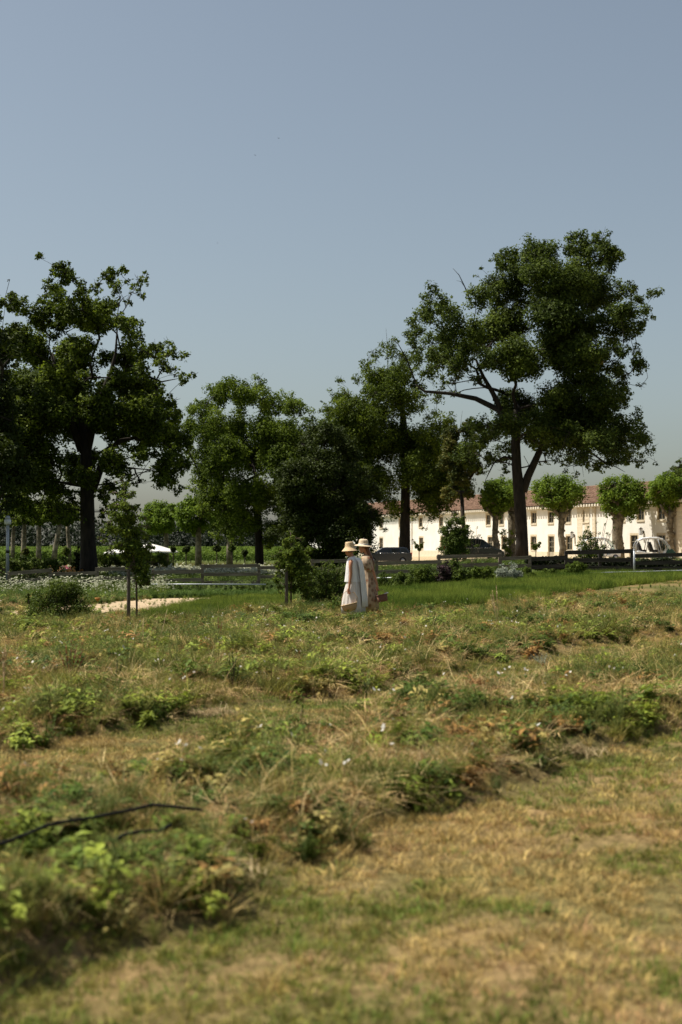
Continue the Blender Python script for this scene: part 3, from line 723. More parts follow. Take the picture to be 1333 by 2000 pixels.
for i, (cx, cy, w, h, px, Y, tw) in enumerate([(973, 974, 38, 38, 969, 139, 6.5), (1090, 966, 50, 34, 1098, 136, 7), (1213, 974, 47, 44, 1208, 133, 11.5), (1308, 962, 42, 31, 1310, 130, 7)]):
    tree('plane_tree', lab[i], 'tree', px, Y, [(px, 1093, tw * 1.15), (px + (2 if i != 2 else 0), 1070, tw), (px - 2, 1045, tw * .9), (px, 1012, tw * .95), (px, 995, tw * .8)], pb_(cx, cy, w, h),
         11000, .23, M['plane'], M['bark_plane'], 1.3, 70 + i, 'clipped plane trees along the front of the building', sub=.42, nsub=14, outer=.7, copies=2, twigs=0, up=.9,
         extra=knob(px, i, Y, tw, ((-20, 0), (22, 3), (0, -10), (12, -8))), tint_var=.5)
tree('plane_tree', 'pale second trunk right beside the tall dark forked trunk, its crown hidden behind it', 'tree', 1001, 141, [(1001, 1092, 8), (1000, 1050, 7), (1001, 1012, 9), (1000, 1000, 6)],
     [(1003, 972, 22), (1010, 955, 18), (995, 950, 18), (1015, 985, 14)], 3500, .25, M['plane'], M['bark_plane'], 1.0, 75, 'clipped plane trees along the front of the building', sub=.42, twigs=0, up=.9, extra=knob(1001, 9, 141, 8, ((-8, 0), (14, 0))), tint_var=.5)
labs = ['slim pale-barked plane tree right behind the lamp post', 'plane tree between the lamp post and the straight pale trunk', 'plane tree with a straight pale trunk on the left lawn', 'plane tree whose pale trunk leans and forks in two', 'plane tree close left of the black oak trunk, forking low',
        'plane tree with a short thick mottled trunk right of the white parasol', 'plane tree with a pale mottled trunk under the mid-green tree', 'plane tree half hidden behind the white parasols']
for i, (px, ty, tw, lean, cx, cy, w, h, Y) in enumerate([(25, 1040, 4, 2, 22, 1008, 20, 20, 150), (46, 1040, 5, 2, 48, 1006, 20, 20, 148), (76, 1040, 5, 1, 80, 1004, 22, 22, 146), (105, 1040, 5, 12, 112, 1000, 20, 20, 144), (137, 1040, 4, -5, 132, 1004, 18, 20, 150),
                                                     (388, 1045, 6, 0, 380, 1008, 34, 32, 124), (449, 1040, 6, 0, 452, 1015, 28, 30, 122), (325, 1050, 5, 0, 316, 1012, 34, 28, 128)]):
    Yg = Y; zb_ = hz(xpx(px, Y), Y); pyb = HOR + (CH - zb_) * F / Y
    tree('plane_tree', labs[i], 'tree', px, Y, [(px, pyb, tw * 1.15), (px + lean * .3, 1070, tw), (px + lean * .8, ty, tw * .9), (px + lean, ty - 18, tw * .8)], pb_(cx, cy, w * 1.25, h * 1.15), 8000, .24, M['plane'] if i > 4 else M['ashy'], M['bark_plane'], 1.2,
         80 + i, 'plane trees on the lawn left of the women', sub=.42, nsub=12, twigs=0, tint_var=.5, copies=1)
tree('plane_tree', 'dull green treetop rising over the roof at the right edge', 'tree', 1340, 185, [(1340, 1090, 5), (1338, 950, 4), (1336, 925, 3)],
     [(1322, 912, 8), (1330, 905, 8), (1345, 915, 16), (1312, 926, 8), (1330, 935, 20)], 5000, .25, M['ash'], M['bark'], 2, 95)

# far wood and the vineyard
def stuff_leaves(name, label, blobs, n, size, lm, seed, kind='stuff', parent=None, cat=None, group=None, up=.7, sub=.34, nsub=10):
    rng = np.random.RandomState(seed)
    V, Fc, ti = blob_leaves(blobs, n, size, rng, sub, nsub, up=up)
    o = npmesh(name, V, Fc, lm, parent, attrs={'tint': ('FACE', ti)})
    return tag(o, label, cat, group, kind)
rng = np.random.RandomState(8); bl = []
for i in range(240):
    px = -330 + i * 5.1; Y = 470 + rng.rand() * 40; top = 1012 + 14 * (fbm(px * .012, 3) - .5) * 2 - (12 if px < 60 else 0)
    s = F / Y; rr = rng.uniform(2.2, 4.2)
    for z in np.arange(zpx(1072, Y), zpx(top, Y) - rr * .6, rr * .8): bl.append((xpx(px, Y) + rng.normal(), Y + rng.normal() * 2, z, rr))
stuff_leaves('far_wood', 'dark line of far trees beyond the vineyard', bl, 52000, 1.0, M['wood_far'], 9)
# vines
rng = np.random.RandomState(12)
def vine_row(Y, xa, xb, n, size, name='vine_row', label=None, cat=None, group=None, kind=None):
    xsv = rng.uniform(xa, xb, n); g = hgt(xsv, np.full(n, Y))
    zz = rng.rand(n) ** .7; pos = np.stack([xsv, Y + rng.normal(0, .20, n), g + .35 + zz * (.95 + .35 * (fbm(xsv * .8, xsv * 0 + Y) - .3))], 1)
    nrm = rng.normal(size=(n, 3)) + np.array([0, 0, .8])
    V, Fc = leaves(pos, nrm, size, rng)
    ti = np.clip(rng.rand(n) * .6 + zz * .4, 0, 1)
    return V, Fc, ti
Yv = 150.0; k_ = 0
while Yv < 196:
    xa, xb = xpx(-160, Yv), xpx(640, Yv); V, Fc, ti = vine_row(Yv, xa, xb, 4200, .26)
    rt = empty('vine_row', ((xa + xb) / 2, Yv, 0)); 
    o = npmesh('foliage', V - np.array(rt.location), Fc, M['vine'], rt, attrs={'tint': ('FACE', ti)}); o['kind'] = 'stuff'
    st = MB()
    for x in np.arange(xa, xb, 2.4):
        g = hz(x, Yv); st.tube([(x - rt.location.x, 0, g), (x - rt.location.x + .03, 0, g + .5)], .03, 5)
    st.build('stems', M['bark_young'], rt)['kind'] = 'stuff'
    tag(rt, ['nearest row of green vines beyond the lawn and plane trees', 'second row of vines behind the plane trees', 'third row of vines behind the plane trees', 'fourth row of vines behind the plane trees', 'fifth row of vines, counted from the lawn', 'sixth row of vines, counted from the lawn', 'seventh row of vines, counted from the lawn', 'eighth row of vines, counted from the lawn', 'ninth row of vines, counted from the lawn', 'tenth row of vines, counted from the lawn', 'farthest vine row that still stands apart from the green sheet', 'vine row at the edge of the green sheet'][min(k_, 11)], 'vine row', 'rows of vines beyond the lawn')
    Yv += 2.6 + k_ * .4; k_ += 1
VV, FF, TT = [], [], []; b = 0
while Yv < 455:
    V, Fc, ti = vine_row(Yv, xpx(-200, Yv), xpx(700, Yv), int(1700), .34 + Yv * .0009); VV.append(V); FF.append(Fc + b); TT.append(ti); b += len(V); Yv += 2.6 + (Yv - 190) * .03
tag(npmesh('vineyard', np.concatenate(VV), np.concatenate(FF), M['vine'], attrs={'tint': ('FACE', np.concatenate(TT))}), 'far part of the vineyard where the rows merge into one green sheet', kind='stuff')
# ---------------------------------------------------------------- fences
def fence(name, label, runs, posts, m):
    """runs: (px0, px1, Y, photo row of each rail at px0 and px1); posts: (px, Y, top row)"""
    x0 = xpx(runs[0][0], runs[0][2]); Y0 = runs[0][2]
    root = empty(name, (x0, Y0, 0), 0, label, 'fence'); off = Vector((x0, Y0, 0)); r = random.Random(len(label))
    for px0, px1, Y, rails in runs:
        for ya, yb in rails:
            a = at(px0, ya, Y) - off; b = at(px1, yb, Y) - off; n = max(2, int((b - a).length / .6)); mb = MB(); rings = []
            for k in range(n + 1):
                p = a.lerp(b, k / n); p.z += r.uniform(-.008, .008); hh = (.075 if m is M['rail'] else .095) + r.uniform(-.008, .006)
                rings.append([p + Vector((0, -.022, -hh)), p + Vector((0, .022, -hh)), p + Vector((0, .022, hh)), p + Vector((0, -.022, hh))])
            mb.loft(rings, smooth=False); mb.build('rail', m, root)
    for px, Y, top in posts:
        p = at(px, top, Y + .09) - off; g = hz(p.x + off.x, p.y + off.y) - .1
        mb = MB(); h = p.z - g
        mb.box((p.x, p.y, g + h / 2), (.13, .12, h), r.uniform(-.1, .1), 0, .008, r); mb.build('post', m, root)
    return root
fence('wooden_fence', 'low weathered timber fence with three rails left of the women, before the rose bed',
      [(20, 98, 58, [(1120, 1114), (1136, 1131)]), (100, 190, 59, [(1121, 1119), (1137, 1135)]), (190, 262, 60, [(1112, 1111), (1129, 1129)]), (300, 394, 61, [(1118, 1115.5), (1135, 1132), (1150, 1149)]),
       (398, 505, 62, [(1106, 1105), (1122, 1121), (1138, 1137)]), (508, 600, 62.5, [(1109, 1108), (1127, 1126)])],
      [(19, 58, 1117), (98, 58, 1110), (190, 59.5, 1108), (262, 60, 1107), (300, 61, 1113), (396, 61.5, 1102), (506, 62, 1102), (600, 62.5, 1105)], M['rail'])
fence('wooden_fence', 'weathered timber fence with pale top rails behind the woman in the floral dress',
      [(610, 680, 58, [(1096, 1095), (1112, 1112)]), (684, 735, 58, [(1097, 1098)]), (737, 863, 58, [(1100, 1097), (1117, 1114)]), (853, 975, 59.5, [(1088, 1085), (1106, 1102)]), (979, 1034, 60, [(1091, 1089), (1107, 1105)])],
      [(611, 58, 1092), (682, 58, 1093), (736, 58, 1096), (858, 59, 1083), (977, 59.5, 1080), (1035, 60, 1085)], M['rail'])
fence('dark_fence', 'almost black timber fence with a broad top rail in front of the open buggy',
      [(1036, 1105, 63, [(1092, 1089), (1108, 1106)]), (1107, 1236, 65, [(1079, 1076.5), (1095, 1093), (1110, 1109)]), (1240, 1345, 66, [(1086, 1083), (1100, 1098), (1112, 1110)]), (1345, 1450, 66.5, [(1079, 1077), (1095, 1093)])],
      [(1036, 63, 1087), (1106, 64, 1076), (1172, 65, 1075), (1234, 65, 1074), (1345, 66, 1077), (1450, 66.5, 1072)], M['rail_dark'])
pm = MB(); p = at(1239, 1074, 63.5); pm.tube([(p.x, p.y, hz(p.x, p.y) - .1), (p.x, p.y, p.z)], .045, 8)
pm.tube([(p.x, p.y, p.z), (p.x, p.y, p.z + .03)], [.06, .02], 8); tag(pm.build('metal_post', M['metal_grey']), 'pale steel post standing before the dark fence, left of the open buggy', 'post')
# pale edging rail along the far side of the plots
ed = MB()
def edg(pts, Y):
    V = [at(px, py, Y) for px, py in pts]; V = [Vector((v.x, v.y, v.z)) for v in V]; ed.tube(V, .026, 6)
edg([(290, 1141), (400, 1141), (520, 1141.5)], 55); edg([(735, 1129), (800, 1128), (860, 1127)], 54); edg([(1036, 1121), (1150, 1119), (1250, 1116.5), (1340, 1114), (1450, 1111)], 60)
edg([(905, 1124), (975, 1122)], 56)
tag(ed.build('edging_rail', M['metal_grey']), 'thin pale pipe laid level along the foot of the fences', 'pipe')

# lamp post
Y = 70; x = xpx(15.5, Y); g = hz(x, Y); lp = empty('lamp_post', (x, Y, g), 0, 'slim grey lamp post at the left edge with a rounded head', 'lamp post')
h = zpx(1012, Y) - g
mb = MB(); mb.tube([(0, 0, -.1), (0, 0, h * .55), (0, 0, h - .3)], [.085, .08, .075], 12); mb.build('pole', M['metal_grey'], lp)
mb = MB(); mb.lathe([(.10, h - .32), (.17, h - .30), (.17, h - .08), (.12, h - .06)], n=16); mb.build('lamp_shade', M['lamp_glass'], lp)
mb = MB(); mb.lathe([(.13, h - .06), (.13, h), (.09, h + .1), (.03, h + .13)], n=16); mb.build('cap', M['metal_grey'], lp)
mb = MB(); mb.tube([(0, 0, h * .48), (0, 0, h * .52)], .10, 12); mb.build('bracket', M['metal_dark'], lp)

# parasols
def parasol(px, Y, w, ytop, yedge, label):
    x = xpx(px, Y); g = hz(x, Y); o = empty('parasol', (x, Y, g), R(12), label, 'parasol', 'white parasols on the left lawn')
    zt = zpx(ytop, Y) - g; ze = zpx(yedge, Y) - g; hw = w / 2 * Y / F
    mb = MB(); n = 8; rings = []
    def ring(r, z, sag=0):
        out = []
        for k in range(32):
            a = 2 * math.pi * k / 32; sq = 1 / max(abs(math.cos(a)), abs(math.sin(a)))
            m_ = abs(math.sin(a * 2)); out.append(Vector((math.cos(a) * r * min(sq, 1.25), math.sin(a) * r * min(sq, 1.25), z - sag * m_)))
        return out
    mb.loft([ring(.04, zt), ring(hw * .35, zt - (zt - ze) * .30, .0), ring(hw * .7, zt - (zt - ze) * .66, .02), ring(hw, ze, .03), ring(hw + .01, ze - .11, .03), ring(hw - .015, ze - .11, .03), ring(hw - .02, ze - .02, .03), ring(hw * .7, zt - (zt - ze) * .66 - .03, .02), ring(.04, zt - .05)], cap=False, smooth=False)
    mb.build('canopy', M['canvas'], o)
    mb = MB(); mb.tube([(0, 0, 0), (0, 0, zt + .06)], .03, 8); mb.lathe([(.02, zt), (.045, zt + .05), (.01, zt + .1)], n=8); mb.build('pole', M['stake'], o)
    for k in range(8):
        a = math.pi / 4 * k; r = hw * (.98 if k % 2 == 0 else 1.2); mb = MB(); mb.tube([(0, 0, zt - .08), (math.cos(a) * r, math.sin(a) * r, ze - .02)], .012, 4); mb.build('rib', M['stake'], o)
    mb = MB(); mb.lathe([(.32, 0), (.32, .06), (.06, .09), (.05, .25)], n=16); mb.build('base', M['metal_dark'], o)
parasol(247, 114, 84, 1064, 1079, 'white canvas parasol half hidden behind the staked young tree, left of the pair')
parasol(293, 108, 104, 1061.5, 1076, 'white canvas parasol whose tip points right past the staked young tree')

# ---------------------------------------------------------------- vehicles
def wheel(parent, x, y, r, w=.2):
    t = MB(); rings = []
    for rr, yy in ((r * .62, -w / 2), (r * .92, -w / 2), (r, -w * .3), (r, w * .3), (r * .92, w / 2), (r * .62, w / 2)):
        rings.append([Vector((math.cos(a) * rr, yy, math.sin(a) * rr)) for a in np.linspace(0, 2 * math.pi, 21)[:-1]])
    t.loft(rings, cap=True); o = t.build('wheel', M['rubber'], parent, loc=(x, y, r))
    for sy in (-1, 1):
        d = MB(); d.loft([[Vector((math.cos(a) * r * q_, sy * (w / 2 + yy), math.sin(a) * r * q_)) for a in np.linspace(0, 2 * math.pi, 17)[:-1]] for q_, yy in ((.6, .002), (.55, .01), (.12, .02))]); d.build('rim', M['wheel'], o)
def van(name, label, px, Y, rz, paint, Lg, Hh, Wd, prof_low, prof_top, pillars, cat='car'):
    x = xpx(px, Y); g = hz(x, Y); o = empty(name, (x, Y, g), rz, label, cat)
    W2 = Wd / 2
    mb = MB(); n = len(prof_low)
    rings = []
    for yy, sx, dz in ((-W2, .985, .0), (-W2 * 1.0, 1, .0), (-W2 * .92, 1.0, .02), (W2 * .92, 1.0, .02), (W2, 1, 0)):
        rings.append([Vector((px_ * (1 if abs(yy) < W2 else .985), yy, z_ + (0 if abs(yy) < W2 else -.0))) for px_, z_ in prof_low])
    rings = rings[1:]
    mb.loft(rings, smooth=False); mb.build('body', paint, o, bevel=.05)
    # upper part narrows towards the roof
    zb = min(z for _, z in prof_top); zt = max(z for _, z in prof_top)
    def yw(z): return W2 * .97 - (z - zb) / (zt - zb) * W2 * .17
    mb = MB(); mb.loft([[Vector((a, -yw(z), z)) for a, z in prof_top], [Vector((a * .995, -yw(z) + .03, z + .015)) for a, z in prof_top], [Vector((a * .995, yw(z) - .03, z + .015)) for a, z in prof_top], [Vector((a, yw(z), z)) for a, z in prof_top]], smooth=False)
    mb.build('roof', paint, o, bevel=.03)
    for (xa0, xa1, xb0, xb1) in pillars:                # side windows: bottom x0,x1, top x0,x1
        for sy in (-1, 1):
            z0_, z1_ = zb + .05, zt - .10
            q_ = [Vector((xa0, sy * (yw(z0_) + .012), z0_)), Vector((xa1, sy * (yw(z0_) + .012), z0_)), Vector((xb1, sy * (yw(z1_) + .012), z1_)), Vector((xb0, sy * (yw(z1_) + .012), z1_))]
            inn = [v - Vector((0, sy * .02, 0)) for v in q_]; mb = MB(); mb.loft([q_, inn], smooth=False); mb.build('side_window', M['glass'], o)
            t = MB(); t.tube([q_[0] + Vector((0, sy * .01, -.03)), q_[1] + Vector((0, sy * .01, -.03))], .013, 5); t.build('window_trim', M['chrome'], o)
    return o, g
# dark van, facing right
low = [(-2.5, .25), (-2.55, .6), (-2.52, 1.05), (-2.2, 1.10), (1.35, 1.10), (2.2, .98), (2.52, .72), (2.56, .45), (2.5, .25)]
top = [(-2.44, 1.08), (-2.30, 1.78), (-2.1, 1.90), (.25, 1.92), (.62, 1.84), (1.62, 1.08)]
v, g = van('parked_van', 'dark green people carrier parked facing right behind the young tree and the fence', 927, 126, R(4), M['car_dark'], 5.1, 1.9, 1.9, low, top,
           [(-2.3, -1.35, -2.18, -1.32), (-1.25, -.25, -1.22, -.25), (-.15, .62, -.15, .42), (.72, 1.38, .52, .68)])
ws = MB(); ws.loft([[Vector((1.58, y, 1.13)) for y in (-.82, .82)] + [Vector((.68, y, 1.82)) for y in (.72, -.72)], [Vector((1.60, y, 1.14)) for y in (-.82, .82)] + [Vector((.70, y, 1.835)) for y in (.72, -.72)]], smooth=False); ws.build('windscreen', M['glass'], v)
for wx in (-1.6, 1.6):
    for wy in (-.83, .83): wheel(v, wx, wy, .34)
for sy in (-1, 1):
    t = MB(); t.box((-2.5, sy * .86, 1.2), (.1, .16, .55)); t.build('tail_light', M['red_glass'], v)
    t = MB(); t.box((2.42, sy * .72, .78), (.2, .36, .16)); t.build('headlight', M['lamp_glass'], v)
    t = MB(); t.box((1.22, sy * 1.04, 1.2), (.12, .2, .17)); t.build('mirror', M['car_dark'], v)
    t = MB(); t.box((-.5, sy * .965, .62), (3.2, .03, .05)); t.build('side_moulding', M['black_vinyl'], v)
t = MB(); t.box((2.55, 0, .4), (.1, 1.7, .22)); t.build('bumper', M['black_vinyl'], v)
# grey car far left of it
low = [(-2.15, .25), (-2.2, .6), (-2.1, .92), (-1.2, .98), (1.9, 1.0), (2.15, .9), (2.2, .45), (2.1, .25)]
top = [(-1.25, .96), (-.5, 1.42), (-.2, 1.48), (1.45, 1.48), (1.75, 1.4), (2.05, .98)]
c2, g = van('parked_car', 'grey-blue estate car partly hidden by the chestnut trunk and the woman in the floral dress', 757, 128, R(0), M['car_blue'], 4.4, 1.5, 1.8, low, top, [(-.95, .25, -.42, .25), (.33, 1.1, .33, 1.05), (1.18, 1.85, 1.14, 1.6)])
for wx in (-1.35, 1.35):
    for wy in (-.8, .8): wheel(c2, wx, wy, .31)
for sy in (-1, 1):
    t = MB(); t.box((-2.12, sy * .66, .7), (.16, .34, .14)); t.build('headlight', M['lamp_glass'], c2)
    t = MB(); t.box((2.14, sy * .74, .85), (.1, .2, .3)); t.build('tail_light', M['red_glass'], c2)
    t = MB(); t.box((-.85, sy * .98, 1.02), (.12, .18, .13)); t.build('mirror', M['car_blue'], c2)
# open buggy
def buggy(px, Y, rz, label, green, sx=1.0):
    x = xpx(px, Y); g = hz(x, Y); o = empty('electric_buggy', (x, Y, g), rz, label, 'buggy')
    b = MB(); b.loft([[Vector((a * sx, y, z)) for a, z in ((-1.6, .3), (-1.65, .75), (-1.3, .82), (.5, .50), (.75, .52), (1.05, 1.0), (1.45, .92), (1.68, .65), (1.66, .3))] for y in (-.62, .62)], smooth=False)
    b.build('body', M['car_white'], o, bevel=.05)
    if green:
        nz_ = MB(); nz_.loft([[Vector((a * sx, y, z)) for a, z in ((.80, .55), (1.04, 1.03), (1.46, .95), (1.70, .67), (1.68, .42))] for y in (-.635, .635)], smooth=False); nz_.build('nose', M['car_green'], o, bevel=.04)
    for xx, sz in ((-1.0, 1), (-.05, 1)):
        for yy in (-.3, .3):
            s_ = MB(); s_.box((xx * sx, yy, .82), (.56, .5, .2)); s_.loft([[Vector((xx * sx - .34 - q_ * .14, yy + sy * w_, .86 + q_ * .62)) for sy in (-1, 1)] + [Vector((xx * sx - .06 - q_ * .20, yy + sy * w_, .86 + q_ * .62)) for sy in (1, -1)] for q_, w_ in ((0, .26), (.6, .26), (.82, .22), (.88, .14), (1.1, .12), (1.16, .08))], smooth=False)
            s_.build('seat', M['black_vinyl'], o, bevel=.03)
    for sy in (-1, 1):
        f = MB(); f.tube([(-1.62 * sx, sy * .62, .7), (-1.58 * sx, sy * .62, 1.35), (-1.35 * sx, sy * .60, 1.72), (-.95 * sx, sy * .58, 1.84), (.3 * sx, sy * .58, 1.84), (.75 * sx, sy * .59, 1.68), (1.12 * sx, sy * .60, 1.25), (1.2 * sx, sy * .61, .92)], .05, 8)
        f.tube([(-.75 * sx, sy * .60, .8), (-.55 * sx, sy * .58, 1.84)], .035, 6); f.tube([(.2 * sx, sy * .6, 1.84), (.55 * sx, sy * .62, .6)], .045, 6)
        f.build('frame', M['metal_grey'] if green else M['car_white'], o)
    rf = MB(); rf.loft([[Vector((a * sx, y, z - abs(y) ** 2 * .12)) for a, z in ((-1.42, 1.74), (-1.1, 1.92), (-.5, 2.0), (.2, 2.0), (.66, 1.88), (.64, 1.80), (.2, 1.86), (-.7, 1.86), (-1.40, 1.70))] for y in (-.64, -.3, 0, .3, .64)], smooth=False); rf.build('roof', M['car_white'], o)
    ws = MB(); ws.loft([[Vector((a * sx + d, y, z)) for a, z in ((.66, 1.80), (1.15, 1.25), (1.22, .98))] + [Vector((a * sx + d + .02, y, z)) for a, z in ((1.22, .98), (1.15, 1.25), (.66, 1.80))] for y, d in ((-.58, 0), (-.3, .09), (0, .12), (.3, .09), (.58, 0))], smooth=False)
    ws.build('windscreen', M['clear'], o)
    st = MB(); st.tube([(.85 * sx, -.3, 1.0), (.62 * sx, -.3, 1.12)], .025, 6)
    st.tube([(.6 * sx + .1 * math.sin(a), -.3 + .17 * math.cos(a), 1.14 + .14 * math.sin(a)) for a in np.linspace(0, 2 * math.pi, 15)], .018, 5); st.build('steering_wheel', M['black_vinyl'], o)
    m_ = MB(); m_.box((.92 * sx, -.72, 1.2), (.08, .16, .12)); m_.build('mirror', M['black_vinyl'], o)
    for wx in (-1.15, 1.2):
        for wy in (-.56, .56): wheel(o, wx * sx, wy, .26, .18)
    for sy in (-1, 1):
        h_ = MB(); h_.lathe([(.02, -.03), (.09, -.02), (.09, .03), (.03, .05)], (1.60 * sx, sy * .42, .7), 10); h_.build('headlight', M['lamp_glass'], o)
    return o
buggy(1278, 120, R(-3), 'open electric buggy with a white roof, grey frame and green nose, at the right edge', True)
w2 = buggy(1172, 123, R(5), 'white buggy mostly hidden behind the leggy shrub and the dark fence', False)
t = MB(); t.box((-1.35, 0, 1.0), (.9, 1.25, .55)); t.build('cargo_box', M['car_white'], w2, bevel=.04)

# ---------------------------------------------------------------- shrubs and young trees
def shrub(name, label, px, Y, blobs, n, size, lm, seed, cat='shrub', stems=5, spread=.25, group=None, stalk=None, sub=.4, copies=2, up=.7, tint_var=.5):
    rng = np.random.RandomState(seed); x = xpx(px, Y); g = hz(x, Y)
    o = empty(name, (x, Y, g), 0, label, cat, group); off = Vector((x, Y, g)); bl = px_blobs(blobs, Y, spread, rng, copies)
    mb = MB()
    for b in bl:
        c = Vector(b[:3]) - off; s0 = Vector((c.x * .15 + rng.normal() * .02, c.y * .2, -.03)); md = s0.lerp(c, .55) + Vector((rng.normal() * .05, rng.normal() * .05, .03)) * b[3] * 2
        mb.tube([s0, md, c, c + Vector((rng.normal() * .3, rng.normal() * .3, .8)) * b[3] * .8], [size * .22, size * .15, size * .09, size * .04], 5, cap=False)
    mb.build('stems', M['bark_young'], o)
    V, Fc, ti = blob_leaves(bl, n, size, rng, sub, 10, up=up, tint_var=tint_var)
    cr = npmesh('foliage', V - np.array(off), Fc, lm, o, attrs={'tint': ('FACE', ti)}); cr['kind'] = 'stuff'
    return o
shrub('rounded_bush', 'dense dark rounded bush on the left, standing at the edge of the mown field', 124, 29.6,
      [(115, 1150, 18), (140, 1152, 16), (90, 1180, 26), (115, 1165, 26), (140, 1165, 24), (160, 1185, 22), (125, 1190, 32), (100, 1200, 20), (150, 1205, 20), (75, 1165, 10), (168, 1165, 9), (105, 1148, 9), (135, 1146, 8), (172, 1195, 10), (82, 1196, 12)], 15000, .042, M['shrub'], 101, spread=.35)
shrub('bush', 'dark bush cut off by the left edge of the picture', -8, 30.5, [(-15, 1200, 20), (0, 1205, 14), (4, 1192, 7), (-5, 1215, 14)], 3500, .045, M['dark'], 102)
shrub('small_bush', 'small bright green mound beside the edging stones', 76, 28.2, [(70, 1228, 9), (82, 1229, 9), (76, 1222, 8)], 1800, .03, M['lime'], 103, spread=.1)
shrub('sapling', 'thin young sapling between the rounded bush and the left edge', 62, 31, [(60, 1172, 10), (66, 1162, 8), (55, 1160, 6), (63, 1183, 7)], 420, .06, M['lime'], 104, cat='sapling', spread=.15, copies=1)
def stake(px, Y, top, base, label, th=.06, m='stake', lean=.0):
    x = xpx(px, Y); g = hz(x, Y); mb = MB(); h = zpx(top, Y) - g
    mb.lathe([(th * .5, -.1), (th * .52, h * .4), (th * .5, h - .02), (th * .38, h)], n=8, wob=lambda a, z: 1 + .06 * math.sin(3 * a + z * 3)); o = mb.build('wooden_stake', M[m], loc=(x, Y, g)); o.rotation_euler = (0, lean, 0)
    return tag(o, label, 'stake')
stake(252, 29.7, 1112, 1217, 'thick grey stake supporting the young tree on the left', .075)
stake(560, 36.0, 1112, 1190, 'grey stake supporting the young tree just left of the women', .085)
def cr(lst): return lst
tree('young_tree', 'airy young tree tied to the thick stake, overlapping the parasols', 'tree', 267, 30.0, [(268, 1216, 2.2), (268, 1180, 2), (267, 1140, 1.8), (262, 1090, 1.5), (252, 1030, 1.2), (245, 980, .8), (242, 940, .4)],
     [(241, 932, 5), (243, 945, 8), (236, 962, 9), (252, 970, 9), (225, 985, 8), (246, 992, 13), (262, 990, 8), (232, 1012, 14), (256, 1016, 14), (212, 1022, 7), (200, 1035, 5), (222, 1038, 12), (248, 1042, 16), (272, 1035, 12), (205, 1058, 7), (236, 1066, 12), (262, 1062, 16), (284, 1048, 8), (215, 1072, 6), (250, 1088, 12), (274, 1082, 15), (292, 1066, 8),
      (284, 1102, 12), (270, 1108, 12), (280, 1124, 13), (288, 1136, 8), (272, 1138, 7), (300, 1095, 5), (255, 1105, 7), (205, 1003, 4), (216, 962, 3.5), (284, 1012, 5), (303, 1070, 4), (194, 1050, 3.5), (292, 1030, 5), (228, 940, 3), (262, 962, 4), (210, 1085, 4)], 8500, .062, M['lime'], M['bark_young'], .26, 111, sub=.6, nsub=7, copies=4, up=.4, outer=.1, twigs=1, tint_var=.7)
tree('young_tree', 'bushy young tree tied to its stake, just left of the women', 'tree', 568, 36.3, [(569, 1190, 1.8), (569, 1150, 1.6), (570, 1110, 1.2), (569, 1070, .8), (568, 1045, .4)],
     [(567, 1040, 5), (570, 1052, 8), (560, 1064, 9), (578, 1066, 10), (566, 1080, 13), (590, 1076, 9), (548, 1082, 7), (582, 1092, 13), (600, 1090, 7), (553, 1100, 10), (572, 1108, 14), (595, 1108, 12), (545, 1118, 7), (565, 1128, 10), (586, 1126, 14), (602, 1126, 8), (575, 1146, 10), (592, 1148, 11), (560, 1142, 6), (540, 1100, 4), (598, 1162, 8), (536, 1088, 7), (540, 1128, 8), (606, 1074, 8), (612, 1112, 8), (590, 1052, 5), (556, 1058, 5), (545, 1150, 7), (610, 1140, 8)], 12000, .062, M['lime'], M['bark_young'], .3, 112, copies=4, sub=.6, nsub=7, up=.4, outer=.1, tint_var=.7)
shrub('rose_bush', 'tangled yellow-green shrub directly left of the woman in white', 632, 37.5, [(612, 1150, 18), (630, 1130, 20), (650, 1140, 20), (662, 1120, 14), (640, 1110, 12), (620, 1120, 12), (655, 1160, 18), (628, 1168, 18), (668, 1145, 10), (646, 1098, 5), (630, 1100, 5), (664, 1100, 6), (600, 1165, 10), (676, 1108, 7), (690, 1120, 8)], 9000, .05, M['shrub'], 121, spread=.4)
shrub('fern', 'feathery yellow-green fern at the feet of the woman in white', 655, 33.5, [(648, 1185, 7), (658, 1178, 7), (666, 1186, 7), (652, 1196, 8), (664, 1198, 7), (657, 1168, 4)], 1500, .04, M['lime'], 122, cat='fern', spread=.1)
